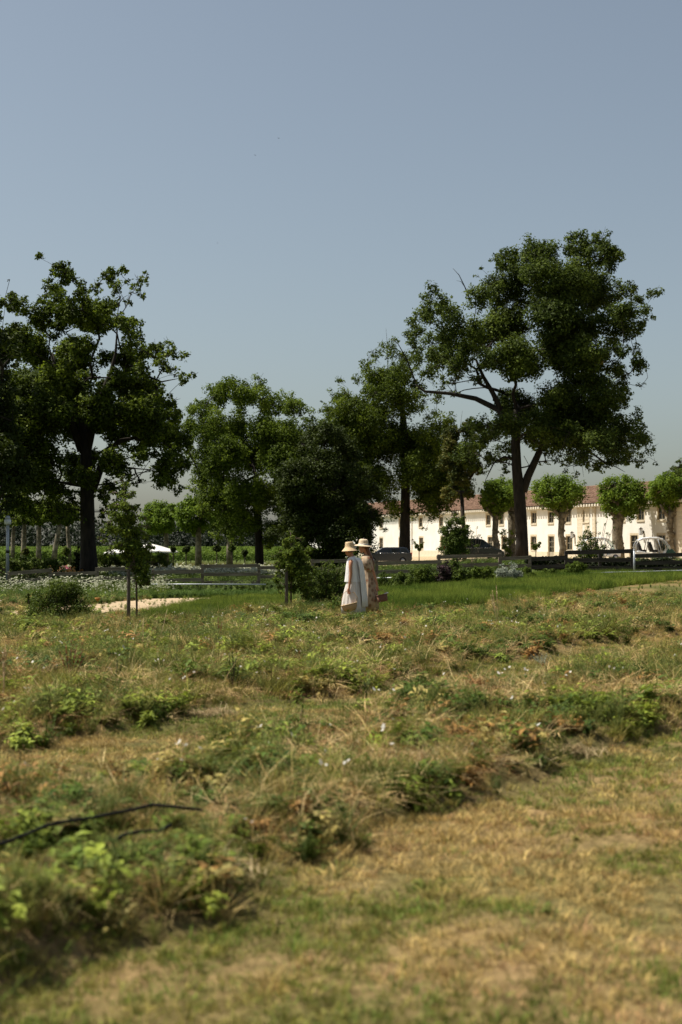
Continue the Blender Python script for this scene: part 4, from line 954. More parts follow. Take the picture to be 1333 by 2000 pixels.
rowb = [  # px, Y, blobs, n, size, mat, label
    (760, 52, [(748, 1138, 12), (762, 1142, 13), (772, 1132, 9), (752, 1122, 7), (745, 1150, 10)], 2200, 'shrub', 'low green shrub right behind the basket of the woman in the floral dress'),
    (785, 50, [(780, 1128, 10), (790, 1140, 14), (778, 1146, 12), (800, 1130, 10)], 2600, 'shrub', 'dark leafy shrub at the left end of the lavender plot'),
    (820, 51, [(810, 1120, 14), (826, 1126, 16), (840, 1118, 14), (815, 1138, 16), (838, 1138, 14), (850, 1128, 10), (802, 1135, 8)], 4200, 'shrub', 'broad mid-green shrub below the pale middle rail'),
    (868, 51, [(866, 1108, 9), (872, 1120, 11), (864, 1134, 12), (878, 1138, 10), (870, 1096, 5), (860, 1120, 7)], 2800, 'purple', 'purple-leaved shrub growing against the fence corner post'),
    (893, 51, [(884, 1105, 10), (896, 1112, 14), (908, 1120, 12), (888, 1130, 14), (905, 1134, 12), (890, 1095, 6)], 3800, 'shrub', 'tall green shrub between the purple-leaved shrub and the silver shrub'),
    (935, 52, [(925, 1118, 10), (940, 1122, 12), (952, 1118, 10), (930, 1132, 11), (946, 1136, 10), (960, 1128, 8)], 2800, 'lime', 'low bright green shrub just left of the silver shrub'),
    (992, 52, [(975, 1118, 9), (990, 1112, 12), (1005, 1116, 11), (985, 1125, 12), (1002, 1128, 12), (1015, 1122, 7), (980, 1104, 5), (1000, 1100, 5), (1008, 1106, 5)], 4200, 'silver', 'silver-grey leaved shrub in front of the fence'),
    (1030, 54, [(1022, 1120, 8), (1034, 1122, 9), (1028, 1112, 6), (1042, 1126, 6)], 1800, 'shrub', 'small shrub right of the silver shrub'),
    (1122, 58, [(1108, 1112, 9), (1122, 1106, 11), (1136, 1110, 10), (1115, 1122, 10), (1132, 1122, 11), (1146, 1118, 7)], 3400, 'lime', 'rounded yellow-green bush in front of the dark fence'),
    (1075, 58, [(1066, 1118, 7), (1078, 1116, 7), (1088, 1121, 6)], 1300, 'shrub', 'little shrub left of the rounded yellow-green bush'),
]
for i, (px, Y, bl, n, lm, lb) in enumerate(rowb):
    shrub('garden_shrub', lb, px, Y, bl, int(n * 1.6), .062 if lm != 'silver' else .05, M[lm], 130 + i, spread=.3, group='shrubs in a row along the fence', up=.5)
tree('young_tree', 'leafy young tree standing in front of the dark green people carrier', 'tree', 893, 70, [(893, 1112, 2), (893, 1080, 1.8), (892, 1050, 1.4), (890, 1025, .7)],
     [(890, 1012, 7), (880, 1022, 10), (900, 1022, 9), (870, 1038, 10), (888, 1040, 14), (908, 1042, 10), (875, 1058, 14), (898, 1060, 15), (862, 1072, 7), (885, 1076, 14), (906, 1076, 8), (912, 1030, 5)], 10000, .09, M['shrub'], M['bark_young'], .4, 141, copies=4, up=.5, sub=.6, nsub=7, outer=.1)
shrub('climbing_rose', 'loose rose sprays arching right from the young tree before the van', 925, 72, [(915, 1060, 7), (925, 1050, 5), (935, 1046, 4), (920, 1040, 4), (930, 1068, 5), (942, 1052, 3), (915, 1078, 6), (932, 1030, 3)], 520, .07, M['shrub'], 142, spread=.3, copies=1, sub=.6)
shrub('climbing_rose', 'pale green climber on the knobbly trunk left of the tall dark trunk', 990, 134, [(985, 1040, 8), (994, 1052, 9), (988, 1066, 9), (1000, 1040, 6), (996, 1080, 9), (1006, 1055, 5)], 1300, .15, M['lime'], 143, cat='climber')
shrub('leggy_shrub', 'tall leggy rose shrub with bare arching canes behind the dark fence', 1158, 70,
      [(1138, 1052, 8), (1150, 1045, 10), (1142, 1065, 12), (1160, 1062, 10), (1150, 1080, 14), (1168, 1082, 12), (1135, 1090, 12), (1160, 1098, 14), (1178, 1070, 7), (1172, 1040, 5), (1180, 1025, 4), (1165, 1020, 4), (1190, 1045, 6), (1195, 1030, 3), (1150, 1028, 4), (1200, 1060, 5), (1175, 1098, 10), (1186, 1012, 3), (1145, 1038, 5)], 4200, .085, M['shrub'], 144, spread=.5, sub=.5, copies=1)
for i, (px, Y, cy, r, lb) in enumerate([(819, 120, 1068, 8, 'tiny lollipop tree with a V-shaped crown by the middle door of the building'), (1047, 120, 1068, 8, 'tiny young tree with a forked crown right of the tall forked trunk')]):
    tree('small_tree', lb, 'tree', px, Y, [(px, 1098, 1.0), (px, 1082, .9), (px, 1076, .8)], [(px - 5, cy - 1, 4), (px + 5, cy - 2, 4), (px, cy + 5, 4), (px - 7, cy - 7, 2.5), (px + 8, cy - 8, 2.5)], 420, .17, M['shrub'], M['bark_young'], .15, 150 + i, copies=2, twigs=0)
# clipped standards on the left lawn
for i, (px, Y, cy, r, lm, lb) in enumerate([(50, 96, 1079, 9, 'rusty', 'mop-headed standard with red-tinged leaves behind the lamp post fence'), (129, 92, 1078, 8.5, 'shrub', 'mop-headed standard rising from the orange flower bed'),
                                          (339, 95, 1073, 6.5, 'dark', 'small mop-headed standard right of the white parasols'), (364, 92, 1073, 9, 'dark', 'larger mop-headed standard before the short thick trunk'),
                                          (424, 96, 1072, 8, 'dark', 'mop-headed standard left of the pale mottled trunk'), (453, 93, 1071, 7, 'shrub', 'mop-headed standard in front of the pale mottled trunk'), (479, 97, 1080, 7, 'dark', 'low mop-headed standard right of the pale mottled trunk')]):
    x = xpx(px, Y); gy = HOR + (CH - hz(x, Y)) * F / Y
    tree('topiary_tree', lb, 'topiary', px, Y, [(px, gy, 1.2), (px, cy + r * 1.2, 1.1), (px, cy + r * .6, 1)], [(px - r * .35, cy, r * .6), (px + r * .35, cy - r * .1, r * .6), (px, cy - r * .45, r * .6), (px, cy + r * .3, r * .55)], 900, .12, M[lm], M['bark_young'], .12, 160 + i, 'mop-headed standards on the left lawn', twigs=0)
shrub('conifer', 'small dark pointed conifer just left of the black oak trunk', 153, 84, [(153, 1100, 10), (153, 1090, 9), (153, 1080, 7), (153, 1110, 11), (152, 1070, 4)], 2600, .1, M['dark'], 170, cat='conifer', spread=.15)
shrub('hedge', 'loose green hedge behind the low fence by the lamp post', 50, 78, [(x, 1098 + (i % 3) * 5, 11) for i, x in enumerate(range(-40, 130, 9))], 9000, .11, M['shrub'], 171, cat='hedge', spread=.6)
shrub('hedge', 'light green hedge beneath the white parasols', 262, 86, [(x, 1088 + (i % 3) * 6, 11) for i, x in enumerate(range(192, 335, 8))], 9000, .11, M['lime'], 172, cat='hedge', spread=.5)
M['hedge_shaded'] = leafmat('shade_toned_hedge_leaves', [(.006, .010, .003), (.014, .020, .005), (.03, .04, .008)], trans=.1)  # leaf colours darkened to stand in for the shade behind the fence
shrub('hedge', 'low hedge, leaves coloured dark for shade, filling the back of the dark fence', 1240, 68.5, [(x, 1097 + (i % 3) * 5, 10) for i, x in enumerate(range(1040, 1500, 9))], 30000, .11, M['hedge_shaded'], 173, cat='hedge', spread=.25)
shrub('hedge', 'scrubby dark planting at the foot of the tall forked trunk', 1030, 90, [(x, 1100 + (i % 3) * 4, 7) for i, x in enumerate(range(1000, 1110, 8))], 4000, .11, M['dark'], 174, cat='hedge', spread=.4)

# edging stones
r = random.Random(4); st0 = None
stl = [(20, 1229, 14, 'flat stone at the left end of the broken stone edging'), (44, 1231, 13, 'second edging stone from the left'), (110, 1224, 12, 'edging stone at the left foot of the rounded bush'), (146, 1228, 12, 'low edging stone right below the rounded bush'),
       (172, 1221, 22, 'longest pale slab right of the rounded bush'), (205, 1222, 12, 'edging stone left of the thick stake'), (240, 1217, 15, 'pale stone lying at the foot of the thick stake'), (95, 1231, 11, 'small edging stone beside the bright green mound')]
for px, py, w, lb in stl:
    Y = F * CH / (py - HOR); s = F / Y; x = xpx(px, Y); mb = MB()
    wl = w / s; mb.lathe([(wl * .75, -.05), (wl * 1.0, .015), (wl * .93, .055), (wl * .55, .075)], n=10, sy=.55, wob=lambda a, z, k_=r.uniform(0, 9): 1 + .16 * math.sin(a * 2 + k_) + .08 * math.sin(a * 5 + k_ * 2))
    o = mb.build('edging_stone', M['rock'], loc=(x, Y, hz(x, Y))); o.rotation_euler = (r.uniform(-.06, .06), r.uniform(-.06, .06), r.uniform(-.3, .3)); tag(o, lb, 'stone', 'pale stones edging the field on the left')
for px, py, w, lb in [(558, 1190, 16, 'pale flat stone at the foot of the young tree left of the women'), (610, 1184, 18, 'pale slab under the tangled shrub left of the women'), (636, 1187, 10, 'small pale stone right of the slab under the tangled shrub')]:
    Y = F * CH / (py - HOR); s = F / Y; x = xpx(px, Y); mb = MB(); wl = w / s
    mb.lathe([(wl * .75, -.05), (wl, .02), (wl * .93, .06), (wl * .5, .09)], n=11, sy=.6, wob=lambda a, z, k_=r.uniform(0, 9): 1 + .18 * math.sin(a * 2 + k_) + .07 * math.sin(a * 5 + k_))
    tag(mb.build('edging_stone', M['rock'], loc=(x, Y, hz(x, Y))), lb, 'stone', 'pale stones by the women')
# black irrigation hose
HOSE = []
hp = MB(); pts = []
for px, py in [(-60, 1668), (-20, 1655), (20, 1640), (55, 1626), (95, 1608), (130, 1600), (180, 1592), (230, 1582), (262, 1576), (300, 1566)]:
    Y = F * (CH - .30) / (py - HOR); x = xpx(px, Y); pts.append(Vector((x, Y, hz(x, Y) + .13))); HOSE.append((x, Y))
zz_ = [p.z for p in pts]
for i_, p in enumerate(pts): p.z = .5 * np.interp(i_, [0, len(pts) - 1], [zz_[0], zz_[-1]]) + .5 * float(np.mean(zz_[max(0, i_ - 2):i_ + 3])) + .03
hp.tube(pts, .009, 8); hp.tube([p + Vector((0, 0, 0)) for p in pts[-1:]] + [pts[-1] + Vector((.25, .12, -.05))], .0085, 8)
tag(hp.build('irrigation_hose', M['hose']), 'black irrigation hose lying across the weeds at the lower left', 'hose')
hp = MB(); pts = []
for px, py in [(225, 1622), (245, 1612), (275, 1603), (312, 1596), (335, 1588)]:
    Y = F * (CH - .30) / (py - HOR); x = xpx(px, Y); pts.append(Vector((x, Y, hz(x, Y) + .13))); HOSE.append((x, Y))
hp.tube(pts, .009, 8); tag(hp.build('irrigation_hose', M['hose']), 'short visible piece of black hose right of and below the longer one', 'hose')
# birds
def bird(px, py, Y, s, rz, lb):
    mb = MB(); mb.lathe([(.002, -.5), (.05, -.38), (.09, -.1), (.10, .1), (.07, .3), (.05, .38), (.055, .45), (.02, .55)], n=8, tilt=Matrix.Rotation(R(90), 3, 'Y'))
    for sy in (-1, 1):
        mb.add([(.15, sy * .06, .03), (-.12, sy * .06, .03), (-.15, sy * .5, .18), (.05, sy * .55, .2), (-.35, sy * 1.0, .1), (.15, sy * .06, .0), (-.12, sy * .06, .0), (-.15, sy * .5, .16), (.05, sy * .55, .18)],
               [(0, 1, 2, 3), (3, 2, 4), (5, 6, 7, 8), (8, 7, 4)])
    mb.add([(-.4, -.03, .01), (-.4, .03, .01), (-.75, .14, .02), (-.55, 0, .02), (-.75, -.14, .02)], [(0, 1, 2, 3), (0, 3, 4)])
    o = mb.build('bird', M['black_vinyl'], loc=at(px, py, Y)); o.scale = (s, s, s); o.rotation_euler = (R(15), 0, rz); tag(o, lb, 'bird', 'tiny birds high in the sky')
bird(544, 265, 85, .12, .5, 'highest of the tiny birds in the sky'); bird(498, 299, 85, .10, 2.3, 'middle one of the tiny birds in the sky'); bird(424, 472, 90, .10, 1.2, 'lowest of the tiny birds, nearest the treetops')
# ---------------------------------------------------------------- the two women
M['skin'] = mat('skin', (.40, .18, .095), (.46, .21, .11), 4, .5, spec=.35)
M['skin'].node_tree.nodes['Principled BSDF'].inputs['Subsurface Weight'].default_value = .08
M['hair_dark'] = mat('dark_brown_hair', (.035, .016, .008), (.07, .032, .016), 30, .5, .6, 60, stretch=(1, 1, .15))
M['hair_red'] = mat('auburn_hair', (.10, .038, .016), (.19, .08, .035), 30, .5, .6, 60, stretch=(1, 1, .15))
M['white_cotton'] = mat('white_cotton', (.80, .78, .76), (.86, .84, .82), 25, .9, .5, 60, stretch=(1, 1, .2), trans=.15)
M['pale_skirt'] = mat('off_white_skirt', (.68, .62, .56), (.76, .71, .65), 25, .9, .6, 60, stretch=(1, 1, .15), trans=.15)
M['leather'] = mat('tan_leather', (.12, .06, .03), (.16, .08, .04), 20, .5)
def straw(name, c1, c2):
    m, nt, p, out = nmat(name); tc = nt.nodes.new('ShaderNodeTexCoord'); wv = nt.nodes.new('ShaderNodeTexWave'); wv.bands_direction = 'Z'
    wv.inputs['Scale'].default_value = 28; wv.inputs['Distortion'].default_value = 1.2; wv.inputs['Detail'].default_value = 3
    nt.links.new(tc.outputs['Object'], wv.inputs[0]); rp = nt.nodes.new('ShaderNodeValToRGB'); rp.color_ramp.elements[0].color = c4(c1); rp.color_ramp.elements[1].color = c4(c2)
    nt.links.new(wv.outputs[0], rp.inputs[0]); nt.links.new(rp.outputs[0], p.inputs['Base Color']); p.inputs['Roughness'].default_value = .8
    b = nt.nodes.new('ShaderNodeBump'); b.inputs['Strength'].default_value = .5; b.inputs['Distance'].default_value = .004
    nt.links.new(wv.outputs[0], b.inputs['Height']); nt.links.new(b.outputs[0], p.inputs['Normal']); return m
M['straw'] = straw('straw_braid', (.50, .34, .18), (.66, .48, .28)); M['straw_pale'] = straw('pale_straw_braid', (.52, .39, .25), (.68, .54, .37))
M['wicker'] = straw('wicker', (.34, .19, .08), (.58, .38, .18)); M['wicker_dark'] = straw('brown_wicker', (.11, .045, .025), (.24, .11, .06))
def floral():
    m, nt, p, out = nmat('floral_print'); tc = nt.nodes.new('ShaderNodeTexCoord')
    vo = nt.nodes.new('ShaderNodeTexVoronoi'); vo.inputs['Scale'].default_value = 10; nt.links.new(tc.outputs['Object'], vo.inputs[0])
    rp = nt.nodes.new('ShaderNodeValToRGB'); e = rp.color_ramp.elements; e[0].position = .12; e[0].color = (.38, .10, .07, 1); e[1].position = .55; e[1].color = (.42, .31, .205, 1)
    x = e.new(.24); x.color = (.12, .11, .055, 1); x = e.new(.38); x.color = (.34, .21, .13, 1)
    nt.links.new(vo.outputs['Distance'], rp.inputs[0]); nt.links.new(rp.outputs[0], p.inputs['Base Color']); p.inputs['Roughness'].default_value = .9; return m
M['floral'] = floral()
def skin_body(name, J, E, parent, m, root=0):
    """J: list of (pos, radius); E: edges. One continuous skinned surface."""
    me = bpy.data.meshes.new(name); me.from_pydata([tuple(p) for p, _ in J], E, []); me.materials.append(m)
    o = bpy.data.objects.new(name, me); col.objects.link(o); o.parent = parent
    sk = o.modifiers.new('skin', 'SKIN'); sk.use_smooth_shade = True; sk.branch_smoothing = .4
    if not me.skin_vertices:
        bm = bmesh.new(); bm.from_mesh(me); bm.verts.layers.skin.verify(); bm.to_mesh(me); bm.free()
    for i, (_, rr) in enumerate(J):
        v = me.skin_vertices[0].data[i]; v.radius = (rr, rr) if not isinstance(rr, tuple) else rr; v.use_root = (i == root)
    ss = o.modifiers.new('smooth', 'SUBSURF'); ss.levels = 2; ss.render_levels = 2
    return o
def add_hand(J, E, wrist, palm_dir, side, idx_w, s=1.0):
    """palm and five bent fingers, curled round a handle"""
    d = palm_dir.normalized(); sd = (side - d * side.dot(d)).normalized(); nn = d.cross(sd)
    p = wrist + d * .045 * s; J.append((p, .026 * s)); ip = len(J) - 1; E.append((idx_w, ip))
    q_ = wrist + d * .085 * s; J.append((q_, .024 * s)); iq = len(J) - 1; E.append((ip, iq))
    for k, (o_, ln) in enumerate(((-.028, .030), (-.010, .035), (.009, .033), (.027, .026))):
        a = q_ + sd * o_ * s + d * .012 * s; b = a + (d * .7 + nn * .7) * ln * s; c = b + (nn * .95 - d * .3) * ln * .8 * s; e = c + (-d * .9 + nn * .1) * ln * .6 * s
        i0 = len(J); J += [(a, .010 * s), (b, .0095 * s), (c, .009 * s), (e, .008 * s)]; E += [(iq, i0), (i0, i0 + 1), (i0 + 1, i0 + 2), (i0 + 2, i0 + 3)]
    a = p - sd * .034 * s; b = a + (d * .6 + nn * .6 - sd * .2) * .03 * s; c = b + (d * .5 + nn * .8 + sd * .3) * .028 * s
    i0 = len(J); J += [(a, .012 * s), (b, .011 * s), (c, .009 * s)]; E += [(ip, i0), (i0, i0 + 1), (i0 + 1, i0 + 2)]
def head_mesh(name, c, fwd, pitch, parent, m, s=1.0):
    """head with brow, eye sockets, nose, lips, chin and ears; a child surface seated on the neck"""
    n = 28; rings = []
    prof = [(-.118, .030, .012), (-.112, .050, .016), (-.095, .060, .012), (-.07, .066, .004), (-.04, .070, 0), (-.01, .074, -.002), (.02, .077, -.004), (.05, .076, -.006), (.08, .067, -.010), (.10, .050, -.014), (.115, .026, -.018), (.12, .006, -.02)]
    Rm = Matrix.Rotation(fwd, 3, 'Z') @ Matrix.Rotation(pitch, 3, 'Y')
    for z, r, off in prof:
        ring = []
        for k in range(n):
            a = 2 * math.pi * k / n; fr = math.cos(a); rr = r * (1.0 + .22 * max(-.6, fr))
            x = rr * fr * 1.12 + off; y = r * math.sin(a) * .92
            if fr > .93 and -.055 < z < .005: x += .018 * (1 - abs(z + .03) / .04)
            if fr > .9 and -.08 < z < -.065: x += .005
            if .6 < fr < .93 and .0 < z < .03: x -= .006
            ring.append(Rm @ Vector((x * s, y * s, z * s)) + c)
        rings.append(ring)
    mb = MB(); mb.loft(rings)
    for sy in (-1, 1):
        e = [Rm @ Vector(v) * s + c for v in ((.0, sy * .072, .02), (-.012, sy * .088, .022), (-.018, sy * .084, -.005), (-.006, sy * .074, -.035), (.006, sy * .072, -.01))]
        mb.add(e, [(0, 1, 2), (0, 2, 4), (4, 2, 3), (2, 1, 0)])
    for z, w in ((.012, .012),):
        pass
    return mb, Rm
def ell(c, rx, ry, n=40, pleat=0, kf=12, ph=0, tilt=0):
    out = []
    for k in range(n):
        a = 2 * math.pi * k / n; w = 1 + pleat * math.sin(kf * a + ph) + pleat * .5 * math.sin(kf * .5 * a + ph * 2)
        out.append(Vector((c[0] + rx * w * math.cos(a), c[1] + ry * w * math.sin(a), c[2] + tilt * math.cos(a))))
    return out
def woman1():
    Y = 31.5; px0 = 692; x0 = xpx(px0, Y); g = hz(x0, Y)
    o = empty('person', (x0, Y, g), 0, 'woman in a bucket-shaped straw hat, sleeveless white top and long pale skirt', 'person')
    s = F / Y
    P = lambda px, py, dy=0: Vector(((px - px0) / s, dy, zpx(py, Y) - g))
    J = [(P(694, 1142), .11), (P(692, 1128), .105), (P(690, 1112), .10), (P(689, 1098), .095), (P(689, 1090), .06), (P(687, 1084), .045), (P(685, 1079), .05)]
    E = [(0, 1), (1, 2), (2, 3), (3, 4), (4, 5), (5, 6)]
    # near (left) arm down to the basket, far arm folded in front
    sh = len(J); J += [(P(686, 1095.5, -.145), .050), (P(684.5, 1106, -.185), .040), (P(685.5, 1119, -.195), .035), (P(685, 1125, -.2), .032), (P(683.5, 1137, -.2), .028), (P(682, 1148, -.2), .022)]
    E += [(3, sh), (sh, sh + 1), (sh + 1, sh + 2), (sh + 2, sh + 3), (sh + 3, sh + 4), (sh + 4, sh + 5)]
    add_hand(J, E, P(682, 1148, -.2), Vector((-.05, 0, -1)), Vector((1, 0, 0)), sh + 5)
    s2 = len(J); J += [(P(690, 1096, .15), .05), (P(690, 1118, .20), .036), (P(687, 1132, .19), .028), (P(684, 1141, .17), .022)]
    E += [(3, s2), (s2, s2 + 1), (s2 + 1, s2 + 2), (s2 + 2, s2 + 3)]
    add_hand(J, E, P(684, 1141, .17), Vector((-.4, -.1, -1)), Vector((0, .3, 1)), s2 + 3)
    for sy, fx in ((-1, -8), (1, 6)):
        l = len(J); J += [(P(693, 1150, sy * .09), .085), (P(692 + fx * .4, 1176, sy * .09), .058), (P(692 + fx, 1203, sy * .09), .035), (P(690 + fx, 1207, sy * .09) , .032), (P(683 + fx, 1208.5, sy * .1), .024)]
        E += [(0, l), (l, l + 1), (l + 1, l + 2), (l + 2, l + 3), (l + 3, l + 4)]
    skin_body('body', J, E, o, M['skin'])
    hc = P(682.5, 1075.5); mb, Rm = head_mesh('head', hc, math.pi, R(28), o, M['skin'], .95); hd = mb.build('head', M['skin'], o)
    for sy in (-1, 1):
        e_ = MB(); c = Rm @ Vector((.083, sy * .028, .008)) * .95 + hc; e_.lathe([(.002, -.006), (.008, 0), (.002, .006)], c, 8); e_.build('eye', M['black_vinyl'], hd)
    h = MB(); c = hc
    h.loft([[Rm @ Vector((math.cos(a) * r * 1.1 - .022, math.sin(a) * r, z)) + c for a in np.linspace(0, 2 * math.pi, 19)[:-1]] for z, r in ((-.06, .02), (-.055, .055), (-.02, .078), (.03, .084), (.08, .075), (.11, .04), (.118, .01))])
    h.build('hair', M['hair_dark'], o)
    # hat
    T = Matrix.Rotation(R(-3), 3, 'Y'); hb = P(683.5, 1075.5)
    def wob(a, z): return 1 + .015 * math.sin(3 * a)
    ht = MB(); ht.lathe([(.178, -.004), (.165, .010), (.128, .050), (.104, .078), (.098, .10), (.092, .165), (.086, .188), (.07, .196), (.02, .198)], hb, 36, tilt=T, wob=wob, cap=False)
    ht.lathe([(.176, -.008), (.160, .004), (.122, .044), (.098, .072), (.092, .10), (.086, .16), (.06, .188), (.02, .19)], hb, 36, tilt=T, wob=wob, cap=False)
    ht.lathe([(.180, -.004), (.182, -.006), (.178, -.009)], hb, 36, tilt=T, cap=False); ht.build('hat', M['straw'], o)
    # sleeveless top
    tp = MB()
    tp.loft([ell(P(690, 1136), .185, .185, 64, .035, 16, 0), ell(P(690, 1130), .175, .18, 64, .03, 16, .3), ell(P(689.5, 1118), .158, .172, 64, .02, 16, .5), ell(P(689, 1108), .146, .172, 64, .012, 12, .7), ell(P(689, 1100), .135, .172, 64, .008, 12, .7),
             ell(P(689, 1094), .118, .160, 64), ell(P(689, 1090.5), .095, .13, 64), ell(P(688.5, 1088), .068, .085, 64, tilt=.012), ell(P(688, 1087), .060, .07, 64, tilt=.012)], cap=False)
    tp.build('top', M['white_cotton'], o)
    b_ = MB(); b_.tube([P(684, 1089.8, -.10), P(687, 1092, -.155), P(690.5, 1095, -.168), P(690, 1103, -.172), P(686, 1108, -.178), P(681.5, 1103, -.155), P(681, 1096, -.13), P(684, 1089.8, -.10)], .007, 6); b_.build('armhole_trim', M['white_cotton'], o)
    sk = MB()
    sk.loft([ell(P(691, 1122), .125, .155, 72), ell(P(691, 1136), .155, .18, 72, .012, 14), ell(P(690.5, 1150), .195, .2, 72, .02, 14, .3), ell(P(690, 1165), .23, .225, 72, .03, 14, .5), ell(P(690, 1182), .255, .245, 72, .04, 14, .8), ell(P(690.5, 1199), .27, .26, 72, .05, 14, 1.0),
             ell(P(690.5, 1198.8), .262, .25, 72, .05, 14, 1.0), ell(P(690, 1182), .245, .235, 72, .04, 14, .8)], cap=False)
    sk.build('skirt', M['pale_skirt'], o)
    # loose gathered panel hanging down the back from the shoulders
    dr = MB(); rows = [(1089, 691, 703), (1097, 697, 708), (1110, 699, 711), (1125, 700, 713), (1145, 701, 715), (1165, 701.5, 717), (1184, 702, 718)]
    rings = []
    for py, xa, xb in rows:
        top = []; bot = []
        for k in range(25):
            f = k / 24; th = -1.3 + 2.6 * f; c = P((xa + xb) / 2 - 6, py); rx = (xb - (xa + xb) / 2 + 6) / s; ry = .15 + (py - 1089) / 95 * .06
            pl_ = .012 * math.sin(k * 2.2) * (.3 + (py - 1089) / 95)
            top.append(Vector((c.x + (rx + pl_) * math.cos(th), (ry + .03 + pl_) * math.sin(th), c.z))); bot.append(Vector((c.x + (rx + pl_ - .008) * math.cos(th), (ry + .022 + pl_) * math.sin(th), c.z)))
        rings.append(top + bot[::-1])
    dr.loft(rings, cap=True); dr.build('back_panel', M['white_cotton'], o)
    tie = MB(); tie.tube([P(697, 1134, -.195), P(697.5, 1148, -.215), P(696, 1160, -.235), P(695, 1172, -.25)], .006, 6); tie.build('tie_cord', M['white_cotton'], o)
    for l_, sy, fx in ((0, -1, -8), (1, 1, 6)):
        sh_ = MB(); c = P(687 + fx, 1208, sy * .095); sh_.loft([[c + Vector((dx, math.cos(a) * w, max(-.0, .02 + math.sin(a) * h_))) for a in np.linspace(0, 2 * math.pi, 13)[:-1]] for dx, w, h_ in ((-.12, .015, .012), (-.10, .035, .02), (-.03, .04, .025), (.05, .032, .03), (.09, .028, .035), (.105, .012, .02))])
        sh_.build('shoe', M['leather'], o)
    # basket held in her near hand
    hb = P(682, 1157, -.2); bk = empty('basket', Vector((x0, Y, g)) + P(685, 1191, -.25), 0, 'oval straw basket with a thin handle held low by the woman in white', 'basket')
    T = Matrix.Rotation(R(-14), 3, 'Y')
    mb = MB(); mb.lathe([(.01, -.012), (.10, -.012), (.135, .015), (.165, .07), (.178, .14), (.172, .14), (.158, .07), (.128, .022), (.10, .0), (.01, .0)], n=32, sy=.7, tilt=T, cap=False); mb.build('bowl', M['wicker'], bk)
    mb = MB(); mb.tube([T @ Vector((math.cos(a) * .179, math.sin(a) * .179 * .7, .145)) for a in np.linspace(0, 2 * math.pi, 33)], .009, 6); mb.build('rim', M['straw'], bk)
    h0 = hb - P(685, 1191, -.25) + Vector((0, .02, -.01)); mb = MB()
    mb.tube([T @ Vector((-.177, 0, .14)), Vector((-.195, .0, .24)), Vector((-.16, .01, .36)), Vector((-.10, .015, .42)), h0, Vector((.07, .01, .40)), Vector((.15, 0, .28)), T @ Vector((.177, 0, .14))], .0055, 6); mb.build('handle', M['wicker'], bk)
woman1()
